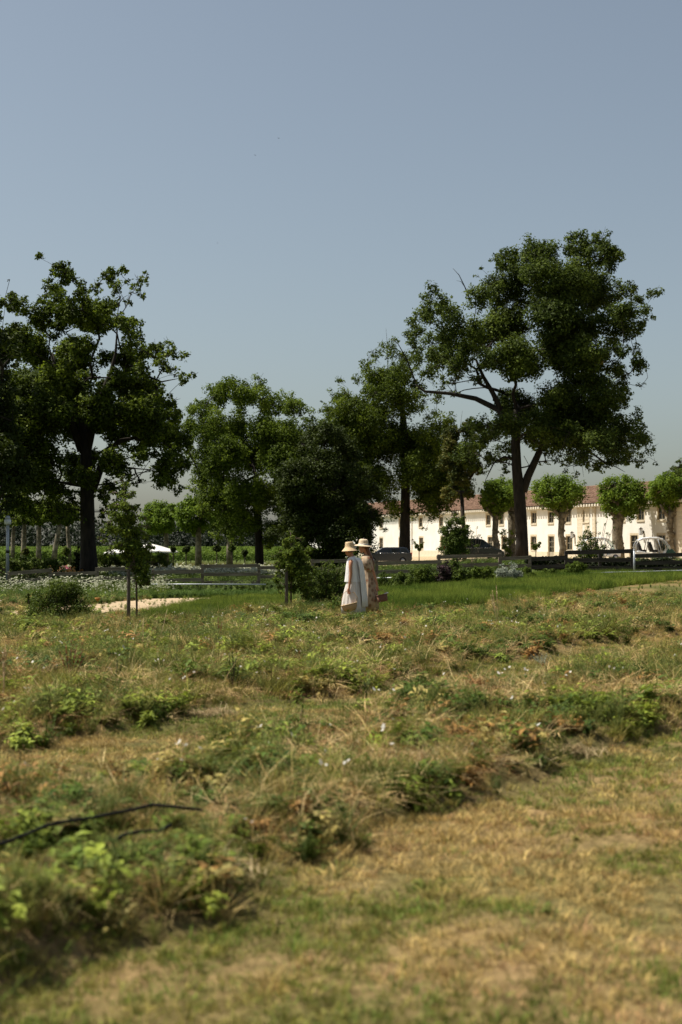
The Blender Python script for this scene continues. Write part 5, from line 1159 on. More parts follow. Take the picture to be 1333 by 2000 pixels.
def woman2():
    Y = 32.3; px0 = 722; x0 = xpx(px0, Y); g = hz(x0, Y)
    o = empty('person', (x0, Y, g), 0, 'taller woman in a flat wide-brimmed hat and a floral dress with puffed sleeves', 'person')
    s = F / Y; P = lambda px, py, dy=0: Vector(((px - px0) / s, dy, zpx(py, Y) - g))
    J = [(P(722, 1135), .11), (P(721, 1120), .10), (P(720, 1105), .098), (P(718.5, 1092), .09), (P(717.5, 1084), .055), (P(715, 1078), .043), (P(713, 1073), .05)]
    E = [(0, 1), (1, 2), (2, 3), (3, 4), (4, 5), (5, 6)]
    sh = len(J); J += [(P(718, 1090, -.15), .05), (P(720, 1100, -.19), .04), (P(727, 1112, -.20), .035), (P(730, 1117, -.2), .032), (P(734, 1131, -.2), .027), (P(737, 1143, -.2), .021)]
    E += [(3, sh), (sh, sh + 1), (sh + 1, sh + 2), (sh + 2, sh + 3), (sh + 3, sh + 4), (sh + 4, sh + 5)]
    add_hand(J, E, P(737, 1143, -.2), Vector((.12, 0, -1)), Vector((1, 0, 0)), sh + 5)
    s2 = len(J); J += [(P(717, 1090, .15), .05), (P(717, 1108, .2), .036), (P(712, 1120, .2), .028), (P(708, 1130, .2), .022)]
    E += [(3, s2), (s2, s2 + 1), (s2 + 1, s2 + 2), (s2 + 2, s2 + 3)]
    add_hand(J, E, P(708, 1130, .2), Vector((-.4, -.1, -1)), Vector((0, .3, 1)), s2 + 3)
    for sy, fx in ((-1, 7), (1, -7)):
        l = len(J); J += [(P(722, 1145, sy * .09), .085), (P(722 + fx * .4, 1172, sy * .09), .058), (P(722 + fx, 1199, sy * .09), .035), (P(721 + fx, 1203.5, sy * .09), .032), (P(714 + fx, 1205, sy * .1), .024)]
        E += [(0, l), (l, l + 1), (l + 1, l + 2), (l + 2, l + 3), (l + 3, l + 4)]
    skin_body('body', J, E, o, M['skin'])
    hc = P(710.5, 1068.5); mb, Rm = head_mesh('head', hc, math.pi, R(14), o, M['skin'], 1.0); hd = mb.build('head', M['skin'], o)
    for sy in (-1, 1):
        e_ = MB(); c = Rm @ Vector((.088, sy * .03, .008)) + hc; e_.lathe([(.002, -.006), (.008, 0), (.002, .006)], c, 8); e_.build('eye', M['black_vinyl'], hd)
    h = MB()
    h.loft([[Rm @ Vector((math.cos(a) * r * 1.05 - .026, math.sin(a) * r, z)) + hc for a in np.linspace(0, 2 * math.pi, 19)[:-1]] for z, r in ((-.07, .02), (-.06, .055), (-.02, .078), (.03, .084), (.08, .075), (.11, .04), (.118, .01))])
    h.loft([[P(px, py, dy) + Vector((math.cos(a) * rx, math.sin(a) * ry, 0)) for a in np.linspace(0, 2 * math.pi, 17)[:-1]] for px, py, dy, rx, ry in ((717, 1066, 0, .045, .07), (718.5, 1074, 0, .05, .075), (722, 1083, -.02, .05, .075), (726, 1092, -.03, .045, .07), (728.5, 1101, -.03, .04, .06), (729.5, 1110, -.03, .03, .045), (730, 1118, -.03, .01, .015))])
    h.build('hair', M['hair_red'], o)
    T = Matrix.Rotation(R(4), 3, 'Y') @ Matrix.Rotation(R(3), 3, 'X'); hb = P(710, 1065.5); wob = lambda a, z: 1 + .01 * math.sin(2 * a + 1)
    ht = MB(); ht.lathe([(.205, -.006), (.19, .004), (.14, .016), (.112, .022), (.108, .03), (.104, .10), (.096, .128), (.07, .146), (.02, .15)], hb, 36, tilt=T, wob=wob, cap=False)
    ht.lathe([(.205, -.010), (.19, -.002), (.14, .009), (.104, .016), (.1, .03), (.096, .10), (.06, .138), (.02, .142)], hb, 36, tilt=T, wob=wob, cap=False); ht.lathe([(.205, -.005), (.209, -.008), (.205, -.011)], hb, 36, tilt=T, cap=False)
    ho = ht.build('hat', M['straw_pale'], o)
    bd = MB(); bd.lathe([(.115, .024), (.113, .024), (.1095, .062), (.111, .062)], hb, 36, tilt=T, cap=False); bd.build('hat_band', M['canvas'], ho)
    d = MB()
    d.loft([ell(P(714.5, 1083), .055, .06, 64), ell(P(716, 1086), .085, .11, 64), ell(P(718, 1091), .115, .15, 64), ell(P(719.5, 1100), .135, .165, 64, .01), ell(P(720, 1110), .13, .16, 64, .01), ell(P(720.5, 1120), .118, .15, 64, .015, 14), ell(P(721.5, 1132), .15, .18, 64, .02, 14, .4),
            ell(P(722, 1150), .175, .21, 64, .035, 14, .8), ell(P(722, 1170), .19, .23, 64, .05, 14, 1.1), ell(P(722, 1192), .205, .245, 64, .06, 14, 1.4), ell(P(722, 1191.8), .197, .237, 64, .06, 14, 1.4), ell(P(722, 1170), .182, .222, 64, .05, 14, 1.1)], cap=False)
    d.build('dress', M['floral'], o)
    sl = MB()
    sl.loft([ell(P(717, 1085, -.13), .05, .045, 24), ell(P(715, 1087, -.18), .095, .09, 24, .05, 8), ell(P(714.5, 1096, -.22), .118, .11, 24, .06, 8), ell(P(716, 1106, -.23), .115, .10, 24, .06, 8), ell(P(720, 1113, -.22), .088, .075, 24, .05, 8), ell(P(724, 1116, -.21), .045, .045, 24)], cap=True)
    sl.build('sleeve', M['floral'], o)
    sl = MB(); sl.loft([ell(P(717, 1086, .12), .045, .04, 24), ell(P(716, 1090, .17), .08, .07, 24, .03, 8), ell(P(714, 1102, .19), .09, .07, 24, .04, 8), ell(P(711, 1109, .2), .045, .045, 24)], cap=True); sl.build('sleeve', M['floral'], o)
    for sy, fx in ((-1, 7), (1, -7)):
        sh_ = MB(); c = P(717 + fx, 1204.5, sy * .095); sh_.loft([[c + Vector((dx, math.cos(a) * w, .02 + math.sin(a) * h_)) for a in np.linspace(0, 2 * math.pi, 13)[:-1]] for dx, w, h_ in ((-.12, .015, .012), (-.10, .035, .02), (-.03, .04, .025), (.05, .032, .03), (.09, .028, .035), (.105, .012, .02))]); sh_.build('shoe', M['leather'], o)
    bc = P(748, 1174, -.2); bk = empty('basket', Vector((x0, Y, g)) + bc, 0, 'brown wicker trug with cut white flowers carried by the woman in the floral dress', 'basket')
    T = Matrix.Rotation(R(-12), 3, 'Y'); mb = MB()
    def rr(hx, hy, z): return [T @ Vector((math.copysign(abs(math.cos(a)) ** .5, math.cos(a)) * hx, math.copysign(abs(math.sin(a)) ** .5, math.sin(a)) * hy, z)) for a in np.linspace(0, 2 * math.pi, 33)[:-1]]
    mb.loft([rr(.02, .01, 0), rr(.105, .08, 0), rr(.112, .085, .03), rr(.125, .095, .15), rr(.118, .088, .15), rr(.105, .078, .03), rr(.02, .01, .015)], cap=False); mb.build('bowl', M['wicker_dark'], bk)
    mb = MB(); mb.tube(rr(.124, .094, .153) + [rr(.124, .094, .153)[0]], .008, 6); mb.build('rim', M['wicker_dark'], bk)
    hh = P(737.5, 1152, -.2) - bc; mb = MB(); mb.tube([T @ Vector((-.12, 0, .15)), Vector((-.15, 0, .22)), hh + Vector((0, .01, -.01)), Vector((-.03, 0, .26)), Vector((.06, 0, .21)), T @ Vector((.12, 0, .15))], .006, 6); mb.build('handle', M['wicker'], bk)
    fl = empty('flower_bunch', Vector((x0, Y, g)) + bc + Vector((.06, 0, .14)), 0, 'small bunch of cut white flowers lying in the brown trug', 'flowers')
    rg = np.random.RandomState(3)
    for k in range(7):
        mb = MB(); e = Vector((rg.uniform(-.04, .09), rg.uniform(-.06, .06), rg.uniform(.03, .06))); mb.tube([(-.04, 0, 0), e * .6, e], .003, 4); mb.build('stem', M['shrub'] if False else M['straw'], fl)
        mb = MB(); mb.lathe([(.002, -.004), (.022, .006), (.018, .014), (.003, .012)], e, 8, wob=lambda a, z: 1 + .2 * math.sin(5 * a)); mb.build('blossom', M['canvas'], fl)
woman2()
# ---------------------------------------------------------------- plants of the field, scattered
M['blade'] = leafmat('grass_blades', [(.40, .38, .32), (.95, .95, .92), (1.75, 1.65, 1.45)], trans=.2, inst=True)
M['weedleaf'] = leafmat('weed_leaves', [(.38, .38, .34), (.9, .92, .88), (1.7, 1.6, 1.3)], trans=.25, inst=True)
M['petal'] = mat('white_petals', (.62, .58, .50), (.75, .72, .66), 5, .8, trans=.3)
M['cream'] = mat('cream_umbels', (.30, .31, .20), (.50, .50, .37), 5, .8, trans=.3)
M['yellow'] = mat('yellow_petals', (.60, .42, .03), (.7, .5, .05), 5, .8, trans=.2)
M['orange'] = mat('orange_petals', (.50, .22, .06), (.55, .32, .10), 5, .8, trans=.2)
M['pink'] = mat('pink_petals', (.5, .12, .2), (.6, .25, .35), 5, .8, trans=.2)
M['straw_dry'] = leafmat('dry_straw', [(.20, .14, .07), (.38, .28, .14), (.60, .48, .28)], trans=.2)
M['rust_seed'] = leafmat('rusty_seed_heads', [(.12, .045, .02), (.25, .10, .04), (.38, .17, .07)], trans=.2)
lib = {}
def proto_col(name):
    c = bpy.data.collections.new(name); lib[name] = c; return c
def blades(rng, n, h, rad, lean, w, seg=3, flat=False):
    V, Fc, T = [], [], []
    for i in range(n):
        a = rng.uniform(0, 2 * math.pi); r0 = rad * math.sqrt(rng.rand()) * .6; b = np.array([math.cos(a) * r0, math.sin(a) * r0, -.01])
        d = a + rng.normal() * .8; hh = h * rng.uniform(.5, 1.15); ln = lean * rng.uniform(.3, 1.4)
        az = rng.uniform(0, math.pi); wd = np.array([math.cos(az), math.sin(az), 0]) * w * rng.uniform(.6, 1.3); base = len(V)
        for k in range(seg + 1):
            f = k / seg; p = b + np.array([math.cos(d) * ln * f ** 1.7, math.sin(d) * ln * f ** 1.7, hh * (f if not flat else f * (1 - .5 * f)) * (1 - .25 * f * (ln / max(hh, .01)))])
            ww = wd * (1 - f ** 1.5) * .5
            if k < seg: V += [p - ww, p + ww]
            else: V.append(p)
        t = rng.rand()
        for k in range(seg):
            q_ = base + 2 * k
            Fc.append((q_, q_ + 1, q_ + 3, q_ + 2) if k < seg - 1 else (q_, q_ + 1, q_ + 2)); T.append(t)
    return V, Fc, T
def plant(rng, nst, h, spread, nl, ls, aspect, droop=.3, upright=.5):
    """stems carrying leaf blades"""
    V, Fc, T = [], [], []
    for s_ in range(nst):
        a = rng.uniform(0, 2 * math.pi); e = np.array([math.cos(a) * spread * rng.rand(), math.sin(a) * spread * rng.rand(), h * rng.uniform(.6, 1.1)]); st = rng.rand() * .5
        b = len(V); w = .003; V += [np.array([-w, 0, 0]), np.array([w, 0, 0]), e + [w * .4, 0, 0], e - [w * .4, 0, 0]]; Fc.append((b, b + 1, b + 2, b + 3)); T.append(.4)
        for k in range(nl):
            f = rng.uniform(.1, 1.0); p = e * f * np.array([f, f, 1]); az = rng.uniform(0, 2 * math.pi); L_ = ls * rng.uniform(.6, 1.3) * (1.1 - f * .4)
            d = np.array([math.cos(az), math.sin(az), rng.uniform(-droop, upright)]); d /= np.linalg.norm(d); sd = np.cross(d, [0, 0, 1]); sd /= max(np.linalg.norm(sd), 1e-4); up = np.cross(sd, d)
            W = L_ * aspect; b = len(V)
            V += [p, p + d * L_ * .45 + sd * W * .5 + up * W * .15, p + d * L_ - up * L_ * .15, p + d * L_ * .45 - sd * W * .5 + up * W * .15, p + d * L_ * .5 - up * .0]
            Fc += [(b, b + 1, b + 4), (b + 1, b + 2, b + 4), (b + 2, b + 3, b + 4), (b + 3, b, b + 4)]; t = st + rng.rand() * .5; T += [t] * 4
    return V, Fc, T
def disc(V, Fc, T, Mi, c, r, n, mi, rng, tilt=.4, rays=False):
    nx_, ny_ = rng.normal() * tilt, rng.normal() * tilt
    b = len(V); V.append(np.array(c) + [0, 0, r * .1])
    for k in range(n):
        a = 2 * math.pi * k / n; rr = r * ((1 if k % 2 == 0 else .62) if rays else rng.uniform(.8, 1.1)); x, y = math.cos(a) * rr, math.sin(a) * rr; V.append(np.array(c) + [x, y, -x * nx_ - y * ny_])
    for k in range(n): Fc.append((b, b + 1 + k, b + 1 + (k + 1) % n)); T.append(.5); Mi.append(mi)
def mkproto(cname, pname, V, Fc, T, mats, Mi=None):
    o = npmesh(pname, np.array(V), Fc, mats, None, Mi if Mi is not None else None, attrs={'tint': ('FACE', np.array(T))}, link=False)
    lib[cname].objects.link(o); return o
rng = np.random.RandomState(77)
proto_col('mown'); proto_col('tallgrass'); proto_col('broad'); proto_col('lavender'); proto_col('daisy'); proto_col('strawheap'); proto_col('umbel'); proto_col('herb'); proto_col('feather'); proto_col('bedflowers'); proto_col('longstraw')
for i in range(5): mkproto('mown', 'grass_tuft', *blades(rng, 46, .040, .11, .045, .0042, 2), M['blade'])
for i in range(4): mkproto('tallgrass', 'long_grass_tuft', *blades(rng, 42, .20, .08, .13, .0060, 4), M['blade'])
for i in range(5): mkproto('broad', 'weed', *plant(rng, 9, .16, .17, 8, .085, .42), M['weedleaf'])
for i in range(4): mkproto('feather', 'feathery_weed', *plant(rng, 14, .20, .15, 16, .035, .16, .2, .9), M['weedleaf'])
for i in range(4): mkproto('lavender', 'lavender_tuft', *blades(rng, 70, .33, .17, .09, .0075, 2), M['blade'])
for i in range(4): mkproto('herb', 'herb', *plant(rng, 14, .28, .22, 10, .07, .45, .2, .8), M['weedleaf'])
for i in range(3):
    V, Fc, T = blades(rng, 40, .05, .20, .24, .0055, 3, True); mkproto('strawheap', 'straw_litter', V, Fc, T, M['blade'])
for i in range(4):
    V, Fc, T = blades(rng, 10, .09, .16, .28, .0042, 3); mkproto('longstraw', 'long_straw', V, Fc, T, M['blade'])
for i in range(3):
    V, Fc, T = plant(rng, 6, .2, .14, 8, .03, .2, .1, .9); Mi = [0] * len(Fc)
    for k in range(2): disc(V, Fc, T, Mi, (rng.normal() * .09, rng.normal() * .09, rng.uniform(.15, .27)), rng.uniform(.012, .018), 10, 1 if rng.rand() < .85 else 2, rng, .6, True)
    mkproto('daisy', 'small_flowering_weed', V, Fc, T, [M['weedleaf'], M['petal'], M['yellow']], Mi)
for i in range(3):
    V, Fc, T = plant(rng, 10, .5, .22, 9, .06, .2, .1, .9); Mi = [0] * len(Fc)
    for k in range(9):
        c = np.array([rng.normal() * .16, rng.normal() * .16, rng.uniform(.42, .68)])
        for q_ in range(3): disc(V, Fc, T, Mi, c + rng.normal(size=3) * [.025, .025, .008], rng.uniform(.018, .032), 6, 1, rng, .3)
    mkproto('umbel', 'white_umbel_plant', V, Fc, T, [M['weedleaf'], M['cream']], Mi)
for i, mm in enumerate(('cream', 'cream', 'orange', 'pink', 'cream', 'orange')):
    V, Fc, T = plant(rng, 12, .3, .25, 12, .10, .4, .2, .8); Mi = [0] * len(Fc)
    for k in range(9): disc(V, Fc, T, Mi, (rng.normal() * .17, rng.normal() * .17, rng.uniform(.26, .45)), rng.uniform(.04, .07), 7, 1, rng, .5)
    mkproto('bedflowers', 'flowering_perennial', V, Fc, T, [M['weedleaf'], M[mm]], Mi)

def scatter(name, label, cname, P, scl, tint, rz=None, tilt=.2, idx=None, seed=0):
    rng_ = np.random.RandomState(seed + len(P)); n = len(P)
    rot = np.stack([rng_.normal(0, tilt, n), rng_.normal(0, tilt, n), rng_.rand(n) * 6.283 if rz is None else rz], 1)
    nc = len(lib[cname].objects); ix = rng_.randint(0, nc, n) if idx is None else idx
    me = bpy.data.meshes.new(name); me.vertices.add(n); me.vertices.foreach_set('co', np.asarray(P, np.float32).ravel())
    a = me.attributes.new('prot', 'FLOAT_VECTOR', 'POINT'); a.data.foreach_set('vector', rot.astype(np.float32).ravel())
    a = me.attributes.new('pscale', 'FLOAT', 'POINT'); a.data.foreach_set('value', np.asarray(scl, np.float32))
    a = me.attributes.new('pidx', 'INT', 'POINT'); a.data.foreach_set('value', ix.astype(np.int32))
    a = me.attributes.new('ptint', 'FLOAT_COLOR', 'POINT'); a.data.foreach_set('color', np.concatenate([tint, np.ones((n, 1))], 1).astype(np.float32).ravel())
    me.update(); o = bpy.data.objects.new(name, me); col.objects.link(o); tag(o, label, kind='stuff')
    ng = bpy.data.node_groups.new(name, 'GeometryNodeTree'); ng.interface.new_socket('Geometry', in_out='INPUT', socket_type='NodeSocketGeometry'); ng.interface.new_socket('Geometry', in_out='OUTPUT', socket_type='NodeSocketGeometry')
    N = ng.nodes; gi = N.new('NodeGroupInput'); go = N.new('NodeGroupOutput'); iop = N.new('GeometryNodeInstanceOnPoints'); ci = N.new('GeometryNodeCollectionInfo')
    ci.inputs['Collection'].default_value = lib[cname]; ci.inputs['Separate Children'].default_value = True; ci.inputs['Reset Children'].default_value = True
    def na(nm, dt):
        x = N.new('GeometryNodeInputNamedAttribute'); x.data_type = dt; x.inputs['Name'].default_value = nm; return x
    r_, s_, i_ = na('prot', 'FLOAT_VECTOR'), na('pscale', 'FLOAT'), na('pidx', 'INT'); e2 = N.new('FunctionNodeEulerToRotation')
    iop.inputs['Pick Instance'].default_value = True; lk = ng.links.new
    lk(gi.outputs[0], iop.inputs['Points']); lk(ci.outputs[0], iop.inputs['Instance']); lk(i_.outputs['Attribute'], iop.inputs['Instance Index'])
    lk(r_.outputs['Attribute'], e2.inputs[0]); lk(e2.outputs[0], iop.inputs['Rotation']); lk(s_.outputs['Attribute'], iop.inputs['Scale']); lk(iop.outputs[0], go.inputs[0])
    md = o.modifiers.new('scatter', 'NODES'); md.node_group = ng
    return o
def field_pts(y0, y1, dens, rng, margin=140, power=1.0):
    """places spread over the ground between two distances, over a little more than the frame's width"""
    a0, a1 = -margin, 1333 + margin
    kx0, kx1 = (a0 - 666.5) / F, (a1 - 666.5) / F
    area = (kx1 - kx0) * (y1 ** 2 - y0 ** 2) / 2; n = int(area * dens)
    Y = np.sqrt(rng.rand(n) * (y1 ** 2 - y0 ** 2) + y0 ** 2); X = Y * (kx0 + (kx1 - kx0) * rng.rand(n)); return X, Y
def lerp3(a, b, t): return np.asarray(a) * (1 - t[:, None]) + np.asarray(b) * t[:, None]
GRN, OLV, TAN, BRN, LIM, BLU = (.10, .15, .025), (.21, .205, .048), (.43, .325, .13), (.28, .16, .06), (.25, .30, .045), (.12, .17, .05)
def lavmask(X, Y):
    u = ucoord(X, Y) + (fbm(X * .4, Y * .4) - .5) * .7; a = ang(X, Y)
    m = (u > 16.2) & (u < 23.2) & (np.abs(u - 18.75) > .16 + .0 * u) & (a > 738 + 20 * (fbm(Y * .8, X * 0) - .5)) & (Y > 30) & (Y < 62)
    v = HOR + CH * F / Y
    lo = np.interp(a, [285, 400, 530, 575], [1216, 1203, 1189, 1186]); up = np.interp(a, [285, 330, 420, 570], [1208, 1192, 1174, 1160])
    m2 = (a > 285) & (a < 575) & (v < lo) & (v > up)
    return m, m2
def pathmask(X, Y):
    v = HOR + CH * F / Y; a = ang(X, Y)
    cv = np.interp(a, [-160, 20, 90, 200, 270, 335, 430, 560], [1206, 1199, 1196, 1192, 1184, 1176, 1166, 1157]); w = np.interp(a, [-160, 90, 200, 300, 380, 430, 560], [4, 7, 11, 15, 14, 10, 5])
    return np.abs(v - cv) < w * (.7 + .6 * fbm(X * 1.5, Y * 1.5))
def keep(X, Y): m, m2 = lavmask(X, Y); return ~(m | m2 | pathmask(X, Y))
def place(X, Y): return np.stack([X, Y, hgt(X, Y)], 1)
WX = [(xpx(p_, y_), y_) for p_, y_ in ((692, 31.5), (722, 32.3))]
def clearw(X, Y, r=.25, f=.55): return np.all([np.hypot(X - a, Y - b) > r * f for a, b in WX], axis=0)

# short mown grass, dry and green in patches
rng = np.random.RandomState(101)
XX, YY = [], []
for y0, y1, dn in ((3.6, 9, 230), (9, 16, 150), (16, 27, 90), (27, 42, 55), (42, 62, 22)):
    X, Y = field_pts(y0, y1, dn, rng, 420 if y0 < 20 else 200); XX.append(X); YY.append(Y)
X, Y = np.concatenate(XX), np.concatenate(YY); u, b1, b2 = row_masks(X, Y)
bare = fbm(X * 1.6 + 7, Y * 1.6, 3); k_ = (rng.rand(len(X)) < np.clip(1.25 - (bare - .45) * 3.2, .35, 1)) & ((b1 + b2) * rng.rand(len(X)) < .7) & keep(X, Y) & ((Y < 42) | (ang(X, Y) > 735))
X, Y, u = X[k_], Y[k_], u[k_]
g1 = fbm(X * 1.1 + 30, Y * 1.1, 3); g2 = fbm(X * 4 + 3, Y * 4, 2); drt = np.clip((g1 - .46) * 4.5 + (g2 - .5) * 3.6 + .38 + .24 * sm(4.5, 1.5, u) - .22 * sm(5, 8, u) - .12 * sm(10, 20, Y), 0, 1)
tn = lerp3(OLV, TAN, drt); gg = rng.rand(len(X)) < np.clip(.40 - drt * .34, 0, 1); tn[gg] = np.array(GRN) * 1.2; gg = (rng.rand(len(X)) < .08) & (drt > .4); tn[gg] = (.40, .25, .13)
tn *= (.62 + .7 * rng.rand(len(X)))[:, None]
scatter('mown_grass', 'short dry mown grass in tan and olive patches', 'mown', place(X, Y), (.75 + .7 * rng.rand(len(X))) * (1 + Y * .012), tn, seed=1)
# tall grass and weeds of the beds
def bedpts(dens, seed, thr=.0, y1s=(3.6, 10, 18, 30, 44)):
    rng_ = np.random.RandomState(seed); XX, YY = [], []
    for i in range(len(y1s) - 1):
        X, Y = field_pts(y1s[i], y1s[i + 1], dens[i], rng_); XX.append(X); YY.append(Y)
    X, Y = np.concatenate(XX), np.concatenate(YY); u, b1, b2 = row_masks(X, Y); weedy = sm(12.5, 14, u) * sm(900, 600, ang(X, Y)) * .8
    d = b1 + b2 + weedy + .25 * (1 - b1 - b2) * sm(26, 34, Y); n_ = fbm(X * .9 + thr * 10, Y * .9 + thr * 7, 3)
    k_ = (rng_.rand(len(X)) < d * np.clip((n_ - .26) * 4, 0, 1)) & keep(X, Y) & clearw(X, Y)
    for hx, hy in HOSE: k_ &= (np.abs(X - hx) > .30) | (np.abs(Y - hy - .0) > .16)
    return X[k_], Y[k_], rng_
X, Y, rg = bedpts((60, 40, 24, 14), 5, .1); t = np.clip((fbm(X * .8, Y * .8 + 9) - .42) * 3 + .12 + rg.normal(0, .25, len(X)), 0, 1)
scatter('long_grass', 'long green and straw-coloured grass growing in the beds', 'tallgrass', place(X, Y), (.35 + .75 * rg.rand(len(X))) * (.45 + 1.35 * fbm(X * 1.4, Y * 1.4 + 5, 2)), lerp3(OLV, TAN, t) * (.8 + .4 * rg.rand(len(X), 1)), seed=2)
X, Y, rg = bedpts((78, 52, 34, 20), 6, .5); t = np.clip((fbm(X * .6 + 4, Y * .6) - .35) * 2.6 + rg.normal(0, .2, len(X)), 0, 1)
tw = lerp3((.07, .115, .02), (.26, .31, .05), np.clip(t * 1.5 - .2, 0, 1)); ru = (fbm(X * .9 + 21, Y * .9 + 13, 3) > .60) & (rg.rand(len(X)) < .45); tw[ru] = (.30, .17, .06); dr_ = rg.rand(len(X)) < np.clip((fbm(X * 1.0 + 5, Y * 1.0 + 40, 3) - .50) * 2.5 + .04, .03, .3); tw[dr_] = (.34, .28, .10)
scatter('leafy_weeds', 'broad-leaved weeds covering the beds', 'broad', place(X, Y), (.38 + .75 * rg.rand(len(X))) * (.3 + 1.7 * fbm(X * 1.4 + 8, Y * 1.4 + 5, 2)), tw * (.75 + .5 * rg.rand(len(X), 1)), seed=3)
X, Y, rg = bedpts((44, 30, 13, 4), 18, 1.1)
scatter('long_straw', 'long pale straws leaning and lying across the weeds', 'longstraw', place(X, Y) + [0, 0, .06], (.5 + .9 * rg.rand(len(X))) * np.clip(Y / 10, .45, 1), lerp3((.55, .40, .17), (.74, .62, .36), rg.rand(len(X))), tilt=.5, seed=33)
X, Y, rg = bedpts((50, 34, 20, 12), 7, .9); t = rg.rand(len(X))
scatter('feathery_weeds', 'fine-leaved weeds in grey-green tufts', 'feather', place(X, Y), (.42 + .75 * rg.rand(len(X))) * (.3 + 1.7 * fbm(X * 1.4 + 8, Y * 1.4 + 5, 2)), lerp3(BLU, OLV, t) * (.8 + .4 * rg.rand(len(X), 1)), seed=4)
X, Y, rg = bedpts((48, 32, 16, 8), 8, 1.4); t = rg.rand(len(X))
scatter('straw_litter', 'cut straw lying in the beds', 'strawheap', place(X, Y) + np.stack([X * 0, X * 0, .02 + .10 * rg.rand(len(X))], 1), (.5 + .8 * rg.rand(len(X))) * np.clip(Y / 9, .45, 1), lerp3((.26, .13, .055), (.68, .53, .27), t), tilt=.35, seed=5)
X, Y, rg = bedpts((3.0, 2.4, 1.3, .6), 9, 1.9)
scatter('small_flowers', 'scattered small white and yellow wild flowers', 'daisy', place(X, Y), .5 + .6 * rg.rand(len(X)), lerp3(GRN, LIM, rg.rand(len(X))), seed=6)
# stray weeds in the mown strips
rg = np.random.RandomState(12); X, Y = field_pts(3.8, 30, 2.6, rg); n_ = fbm(X * .8 + 3, Y * .8 + 1); k_ = (n_ > .52) & keep(X, Y); X, Y = X[k_], Y[k_]
scatter('stray_weeds', 'flat green weeds dotted through the mown grass', 'broad', place(X, Y) - [0, 0, .02], .25 + .3 * rg.rand(len(X)), lerp3(GRN, OLV, rg.rand(len(X))), seed=7)
# lavender plots: fine upright green shoots
rg = np.random.RandomState(13); XX, YY = [], []
for y0, y1, dn in ((29, 40, 62), (40, 52, 40), (52, 63, 28)):
    X, Y = field_pts(y0, y1, dn, rg, 220); XX.append(X); YY.append(Y)
X, Y = np.concatenate(XX), np.concatenate(YY); m1, m2 = lavmask(X, Y); k_ = (m1 | m2) & clearw(X, Y, .3) & (hgt(X, Y) > -9); X, Y = X[k_], Y[k_]; m2 = m2[k_]
t = np.clip((fbm(X * .9, Y * .9) - .42) * 3 + .3 + rg.normal(0, .3, len(X)), 0, 1)
scatter('lavender_plot', 'dense fine green rows of unflowered lavender', 'lavender', place(X, Y), np.where(m2, .62, .85) * (.8 + .4 * rg.rand(len(X))) * (.62 + .75 * fbm(X * .9, Y * .9 + 2, 2)), lerp3((.08, .135, .018), (.19, .245, .04), t), tilt=.1, seed=8)
# herbs and white umbels on the left, ground cover beyond
rg = np.random.RandomState(14); X, Y = field_pts(32, 58, 16, rg, 260); a = ang(X, Y); hh = hgt(X, Y); v = HOR + (CH - hh) * F / Y
lav, lav2 = lavmask(X, Y); base_ = keep(X, Y) & clearw(X, Y, .4) & (a < 735)
um = base_ & (v < 1170) & (a < 335) & (rg.rand(len(X)) < .17) & (v > 1128) & (fbm(X * .9, Y * .9) + .1 * rg.rand(len(X)) > .47)
scatter('white_umbels', 'white flowering umbels in a band before the low fence', 'umbel', place(X[um], Y[um]), .55 + .65 * rg.rand(um.sum()), lerp3(GRN, LIM, rg.rand(um.sum())), seed=9)
he = base_ & ~um & ((v < 1186) | (a > 575)) & (Y > 33) & ((a < 640) | (rg.rand(len(X)) < .5))
scatter('green_herbs', 'leafy green herb plots between path and fence', 'herb', place(X[he], Y[he]), .45 + .5 * rg.rand(he.sum()), lerp3((.06, .11, .022), (.12, .18, .035), rg.rand(he.sum())), seed=10)
rg = np.random.RandomState(15); X, Y = field_pts(56, 100, 2.6, rg, 100); a = ang(X, Y); k_ = ((a < 1030) | (Y > 74)) & (rg.rand(len(X)) < .9); X, Y, a = X[k_], Y[k_], a[k_]
scatter('ground_cover', 'low green planting beyond the fence', 'herb', place(X, Y), 1.0 + .9 * rg.rand(len(X)), lerp3((.05, .085, .02), (.13, .17, .035), rg.rand(len(X))), seed=11)
rg = np.random.RandomState(16); X, Y = field_pts(78, 98, 3.2, rg, 20); a = ang(X, Y); k_ = (((a > 112) & (a < 152)) | ((a > 195) & (a < 560))) & (fbm(X * .35, Y * .35 + 3) > .42); X, Y, a = X[k_], Y[k_], a[k_]
ix = np.where(a < 165, rg.choice([2, 5, 0, 3], len(X)), rg.choice([0, 1, 4], len(X)))
scatter('flower_bed', 'cream roses and orange perennials in the beds beyond the fence', 'bedflowers', place(X, Y), 1.1 + .7 * rg.rand(len(X)), lerp3(GRN, LIM, rg.rand(len(X))), idx=ix, seed=12)
rg = np.random.RandomState(17); X, Y = field_pts(100, 148, 1.2, rg, 60); a = ang(X, Y); k_ = a < 640; X, Y = X[k_], Y[k_]
scatter('rough_grass', 'rough grass of the lawn beneath the plane trees', 'tallgrass', place(X, Y), 1.6 + 1.2 * rg.rand(len(X)), lerp3(GRN, (.26, .22, .09), rg.rand(len(X))), seed=13)

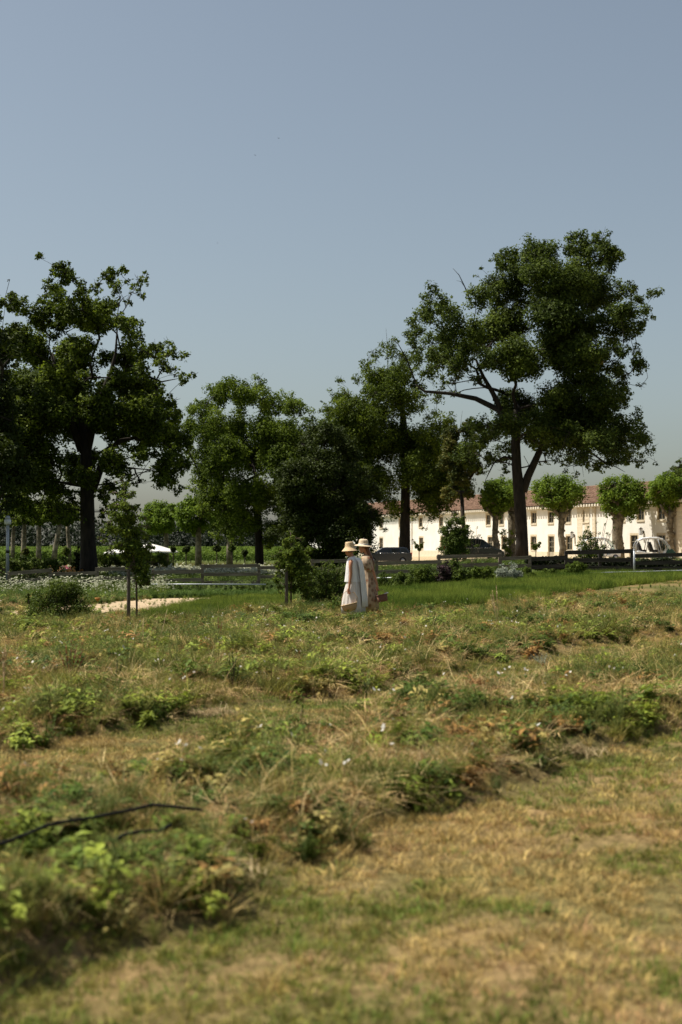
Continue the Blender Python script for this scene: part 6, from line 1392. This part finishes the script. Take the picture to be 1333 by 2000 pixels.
# ---------------------------------------------------------------- single plants that stand out
def gpos(px, py):
    Y = F * CH / (py - HOR); x = xpx(px, Y)
    Y = F * (CH - hz(x, Y)) / (py - HOR); x = xpx(px, Y); return x, Y, hz(x, Y), F / Y
def stalk(px, pyb, tops, m, label, name='dry_stalk', cat='stalk', head=.0, group=None, leaves_=0, lm=None):
    x, Y, g, s = gpos(px, pyb); o = empty(name, (x, Y, g), 0, label, cat, group); r = random.Random(px); V, Fc, T = [], [], []
    mb = MB()
    for (dx, top) in tops:
        h = (pyb - top) / s; e = Vector((dx / s, r.uniform(-.05, .05), h)); mb.tube([(0, 0, -.02), e * .5 + Vector((r.uniform(-.02, .02), 0, .02)), e], [.005, .004, .002], 5)
        if head:
            for k in range(46):
                f = r.uniform(1 - head, 1.0); p = np.array(e) * f; a = r.uniform(0, 6.28); L_ = r.uniform(.012, .03) * (1.5 - abs(f - (1 - head / 2)) / head); d = np.array([math.cos(a) * .6, math.sin(a) * .6, .75]); b = len(V)
                sdv = np.array([-math.sin(a), math.cos(a), 0]) * L_ * .25; V += [p - sdv, p + sdv, p + d * L_]; Fc.append((b, b + 1, b + 2)); T.append(r.random())
    mb.build('stem', m if not isinstance(m, str) else M[m], o)
    if V:
        hd = npmesh('seed_head', np.array(V), np.array(Fc), lm or M['straw_dry'], o, attrs={'tint': ('FACE', np.array(T))}); hd['kind'] = 'stuff'
    return o
stalk(974, 1238, [(-12, 1160), (-4, 1150), (-16, 1168)], 'straw', 'tall tan seed stalk rising above the lavender right of centre', head=.45)
stalk(308, 1262, [(20, 1190)], 'straw', 'leaning pale straw stalk right of the thick stake')
stalk(283, 1262, [(-2, 1208)], 'straw', 'short pinkish dry stem left of the leaning straw stalk')
stalk(10, 1365, [(2, 1245), (-2, 1260)], 'straw', 'tall dry grass stalk at the left edge', head=.35)
stalk(44, 1365, [(22, 1325)], 'straw', 'bent straw near the left edge by the tall dry stalk')
stalk(716, 1200, [(15, 1098)], 'straw', 'thin yellow grass stalk arching in front of the floral dress', head=.3)
stalk(1053, 1187, [(70, 1150)], 'straw', 'thin arching stem over the lavender on the right')
for px, py, tp, lb in [(455, 1345, [(0, 1262), (-8, 1275), (9, 1270), (16, 1290)], 'dark upright weed with small white heads left of centre'), (230, 1350, [(0, 1290), (8, 1300)], 'dark upright weed in the left bed'), (712, 1385, [(0, 1330), (5, 1340)], 'dark thin weed in the middle of the field'), (590, 1430, [(3, 1375)], 'brown seed spike in the lower middle of the field')]:
    stalk(px, py, tp, 'shrub_stem' if 'shrub_stem' in M else 'bark_young', lb, 'tall_weed', 'weed', head=.8, lm=M['shrub'])
for px, py, tp, lb in [(140, 1335, [(-12, 1262), (0, 1255), (10, 1265), (22, 1272), (-24, 1275), (30, 1282)], 'rust-red dock with many seed spikes in the left bed'), (430, 1268, [(-3, 1212), (4, 1222)], 'rusty seed spike above the field left of centre'), (585, 1300, [(0, 1270), (8, 1275)], 'small rusty dock below the women'), (150, 1300, [(12, 1258), (-6, 1262)], 'second rust-red dock behind the first')]:
    stalk(px, py, tp, 'bark_young', lb, 'dock_plant', 'weed', head=.75, lm=M['rust_seed'])
def bigweed(px, py, h, sp, nst, nl, ls, asp, m, label, cat='weed', name='weed_plant', dr=.3, up=.5):
    x, Y, g, s = gpos(px, py); r_ = np.random.RandomState(px); V, Fc, T = plant(r_, nst, h, sp, nl, ls, asp, dr, up); o = npmesh(name, np.array(V), Fc, M[m], attrs={'tint': ('FACE', np.array(T))}, loc=(x, Y, g - .01)); return tag(o, label, cat)
bigweed(1222, 1262, .50, .32, 26, 9, .085, .30, 'shrub', 'spiky dark green thistle clump on the right of the field', cat='thistle')
bigweed(1215, 1230, .42, .18, 8, 7, .07, .22, 'shrub', 'taller thin thistle behind the dark thistle clump', cat='thistle')
bigweed(700, 1405, .22, .36, 30, 12, .05, .55, 'shrub', 'spreading dark green weed in the middle of the field', name='weed_plant')
bigweed(90, 1450, .26, .40, 34, 12, .05, .5, 'shrub', 'dense dark weed mound in the lower part of the left bed')
bigweed(290, 1400, .30, .45, 40, 12, .045, .35, 'shrub', 'long dark mound of weeds before the mown strip on the left')
bigweed(355, 1345, .30, .10, 5, 7, .10, .4, 'lime', 'bright green leafy weed standing in the left bed')
bigweed(770, 1560, .24, .25, 26, 14, .03, .25, 'shrub', 'feathery dark green weed below the yellow patch')
bigweed(600, 1655, .14, .28, 30, 10, .035, .6, 'shrub', 'low dark weed at the tip of the near bed')
bigweed(200, 1690, .20, .22, 24, 10, .045, .5, 'shrub', 'leafy weed beside straw in the near bed')
bigweed(55, 1700, .16, .16, 14, 10, .05, .5, 'lime', 'bright green weed in the near bed at the left edge')
bigweed(400, 1720, .13, .25, 30, 10, .035, .4, 'shrub', 'dark weed clump at the foot of the near straw heap')
bigweed(880, 1290, .30, .30, 18, 10, .05, .3, 'shrub', 'shaded weed clump below the tall tan stalk')
bigweed(820, 1320, .24, .35, 22, 10, .05, .35, 'shrub', 'dark weed hollow left of the shaded clump')
bigweed(1060, 1300, .16, .3, 26, 12, .03, .3, 'silver', 'grey-green low weed on the right bed')
bigweed(480, 1345, .22, .22, 18, 10, .06, .4, 'dark', 'dark leafy weed casting shade at the end of the left bed')
bigweed(180, 1182, .5, .1, 7, 9, .09, .2, 'lime', 'thin lily plants with orange blooms right of the rounded bush', cat='lily')
x, Y, g, s = gpos(192, 1203); mb = MB(); mb.lathe([(.005, 0), (.05, .05), (.07, .09), (.03, .07)], (0, 0, .22), 6, wob=lambda a, z: 1 + .25 * math.sin(3 * a)); tag(mb.build('lily_bloom', M['orange'], loc=(x, Y, g + .1)), 'orange lily bloom right of the rounded bush', 'flower')
def strawpile(px, py, w, n, label, seed):
    x, Y, g, s = gpos(px, py); r_ = np.random.RandomState(seed); V, Fc, T = [], [], []
    W = w / s
    for i in range(int(n * .6)):
        c = np.array([r_.normal() * W * .5, r_.normal() * W * .35, 0]); hh = .045 * math.exp(-(c[0] ** 2 + c[1] ** 2) / (W * W * .2)) * r_.rand(); c[2] = .02 + hh
        a = r_.uniform(0, 3.14) if r_.rand() < .55 else r_.normal(.4, .5); L_ = r_.uniform(.05, .24); d = np.array([math.cos(a), math.sin(a), r_.normal() * .38]); sd = np.cross(d, [0, 0, 1.]); sd /= np.linalg.norm(sd); wv = .0020 * r_.uniform(.6, 1.6); b = len(V)
        mid = c + [0, 0, r_.uniform(0, .02)]; V += [c - d * L_ / 2 - sd * wv, c - d * L_ / 2 + sd * wv, mid + sd * wv, mid - sd * wv, c + d * L_ / 2 + sd * wv * .5, c + d * L_ / 2 - sd * wv * .5]; Fc += [(b, b + 1, b + 2, b + 3), (b + 3, b + 2, b + 4, b + 5)]; t = r_.rand(); T += [t, t]
    return tag(npmesh('straw_heap', np.array(V), np.array(Fc), M['straw_dry'], attrs={'tint': ('FACE', np.array(T))}, loc=(x, Y, g)), label, 'straw')
for i, (px, py, w, n, lb) in enumerate([(425, 1375, 60, 700, 'pale straw tuft at the end of the left bed'), (880, 1490, 110, 1500, 'yellow straw patch below the middle of the field'), (1060, 1345, 70, 700, 'straw scattered on the bare right bed'), (1190, 1340, 36, 300, 'upright straw scraps on the right bed'), (400, 1690, 80, 800, 'thick pale straw heap on the near bed'), 
                                       (1090, 1232, 60, 400, 'rusty straw beside the right lavender edge'), (720, 1515, 60, 500, 'loose straw left of the yellow patch'), (330, 1330, 60, 500, 'thin straw strewn across the left bed'), (1110, 1440, 70, 500, 'dry stems on the shoulder of the right bed'), (60, 1560, 60, 300, 'stray straw on the mown strip at the left'), (580, 1235, 60, 400, 'cut stems near the stake left of the women')]):
    strawpile(px, py, w, n, lb, 300 + i)

# yellow-tinged low growth round the straw patch, herbs straying on the path, tall growth at the women's feet
rg = np.random.RandomState(41); X, Y = field_pts(8, 14, 60, rg, 0); a = ang(X, Y); v = HOR + CH * F / Y; k_ = (((a - 860) / 150) ** 2 + ((v - 1485) / 45) ** 2 < rg.rand(len(X)) * 1.3); X, Y = X[k_], Y[k_]
scatter('yellow_weeds', 'yellowish low weeds in a patch below the middle of the field', 'feather', place(X, Y), .3 + .4 * rg.rand(len(X)), lerp3((.40, .34, .06), (.45, .30, .07), rg.rand(len(X))), seed=21)
rg = np.random.RandomState(42); X, Y = field_pts(33, 50, 3.5, rg, 100); a = ang(X, Y); k_ = pathmask(X, Y) & (fbm(X * 1.2, Y * 1.2) > .45); X, Y = X[k_], Y[k_]
scatter('path_weeds', 'small green weeds straying onto the sandy path', 'herb', place(X, Y), .25 + .35 * rg.rand(len(X)), lerp3(GRN, LIM, rg.rand(len(X))), seed=22)
rg = np.random.RandomState(43); n = 260; X = xpx(705, 31) + rg.normal(0, .42, n); Y = 30.6 + rg.rand(n) * .7
scatter('feet_grass', 'long grass hiding the feet of the two women', 'tallgrass', place(X, Y), .22 + .25 * rg.rand(n), lerp3(GRN, OLV, rg.rand(n)), seed=23)
stalk_ = None
bigweed(735, 1212, .13, .22, 26, 10, .06, .4, 'lime', 'bright green weed clump at the feet of the woman in the floral dress')
bigweed(662, 1216, .12, .2, 22, 10, .05, .4, 'shrub', 'green weed clump at the feet of the woman in white')
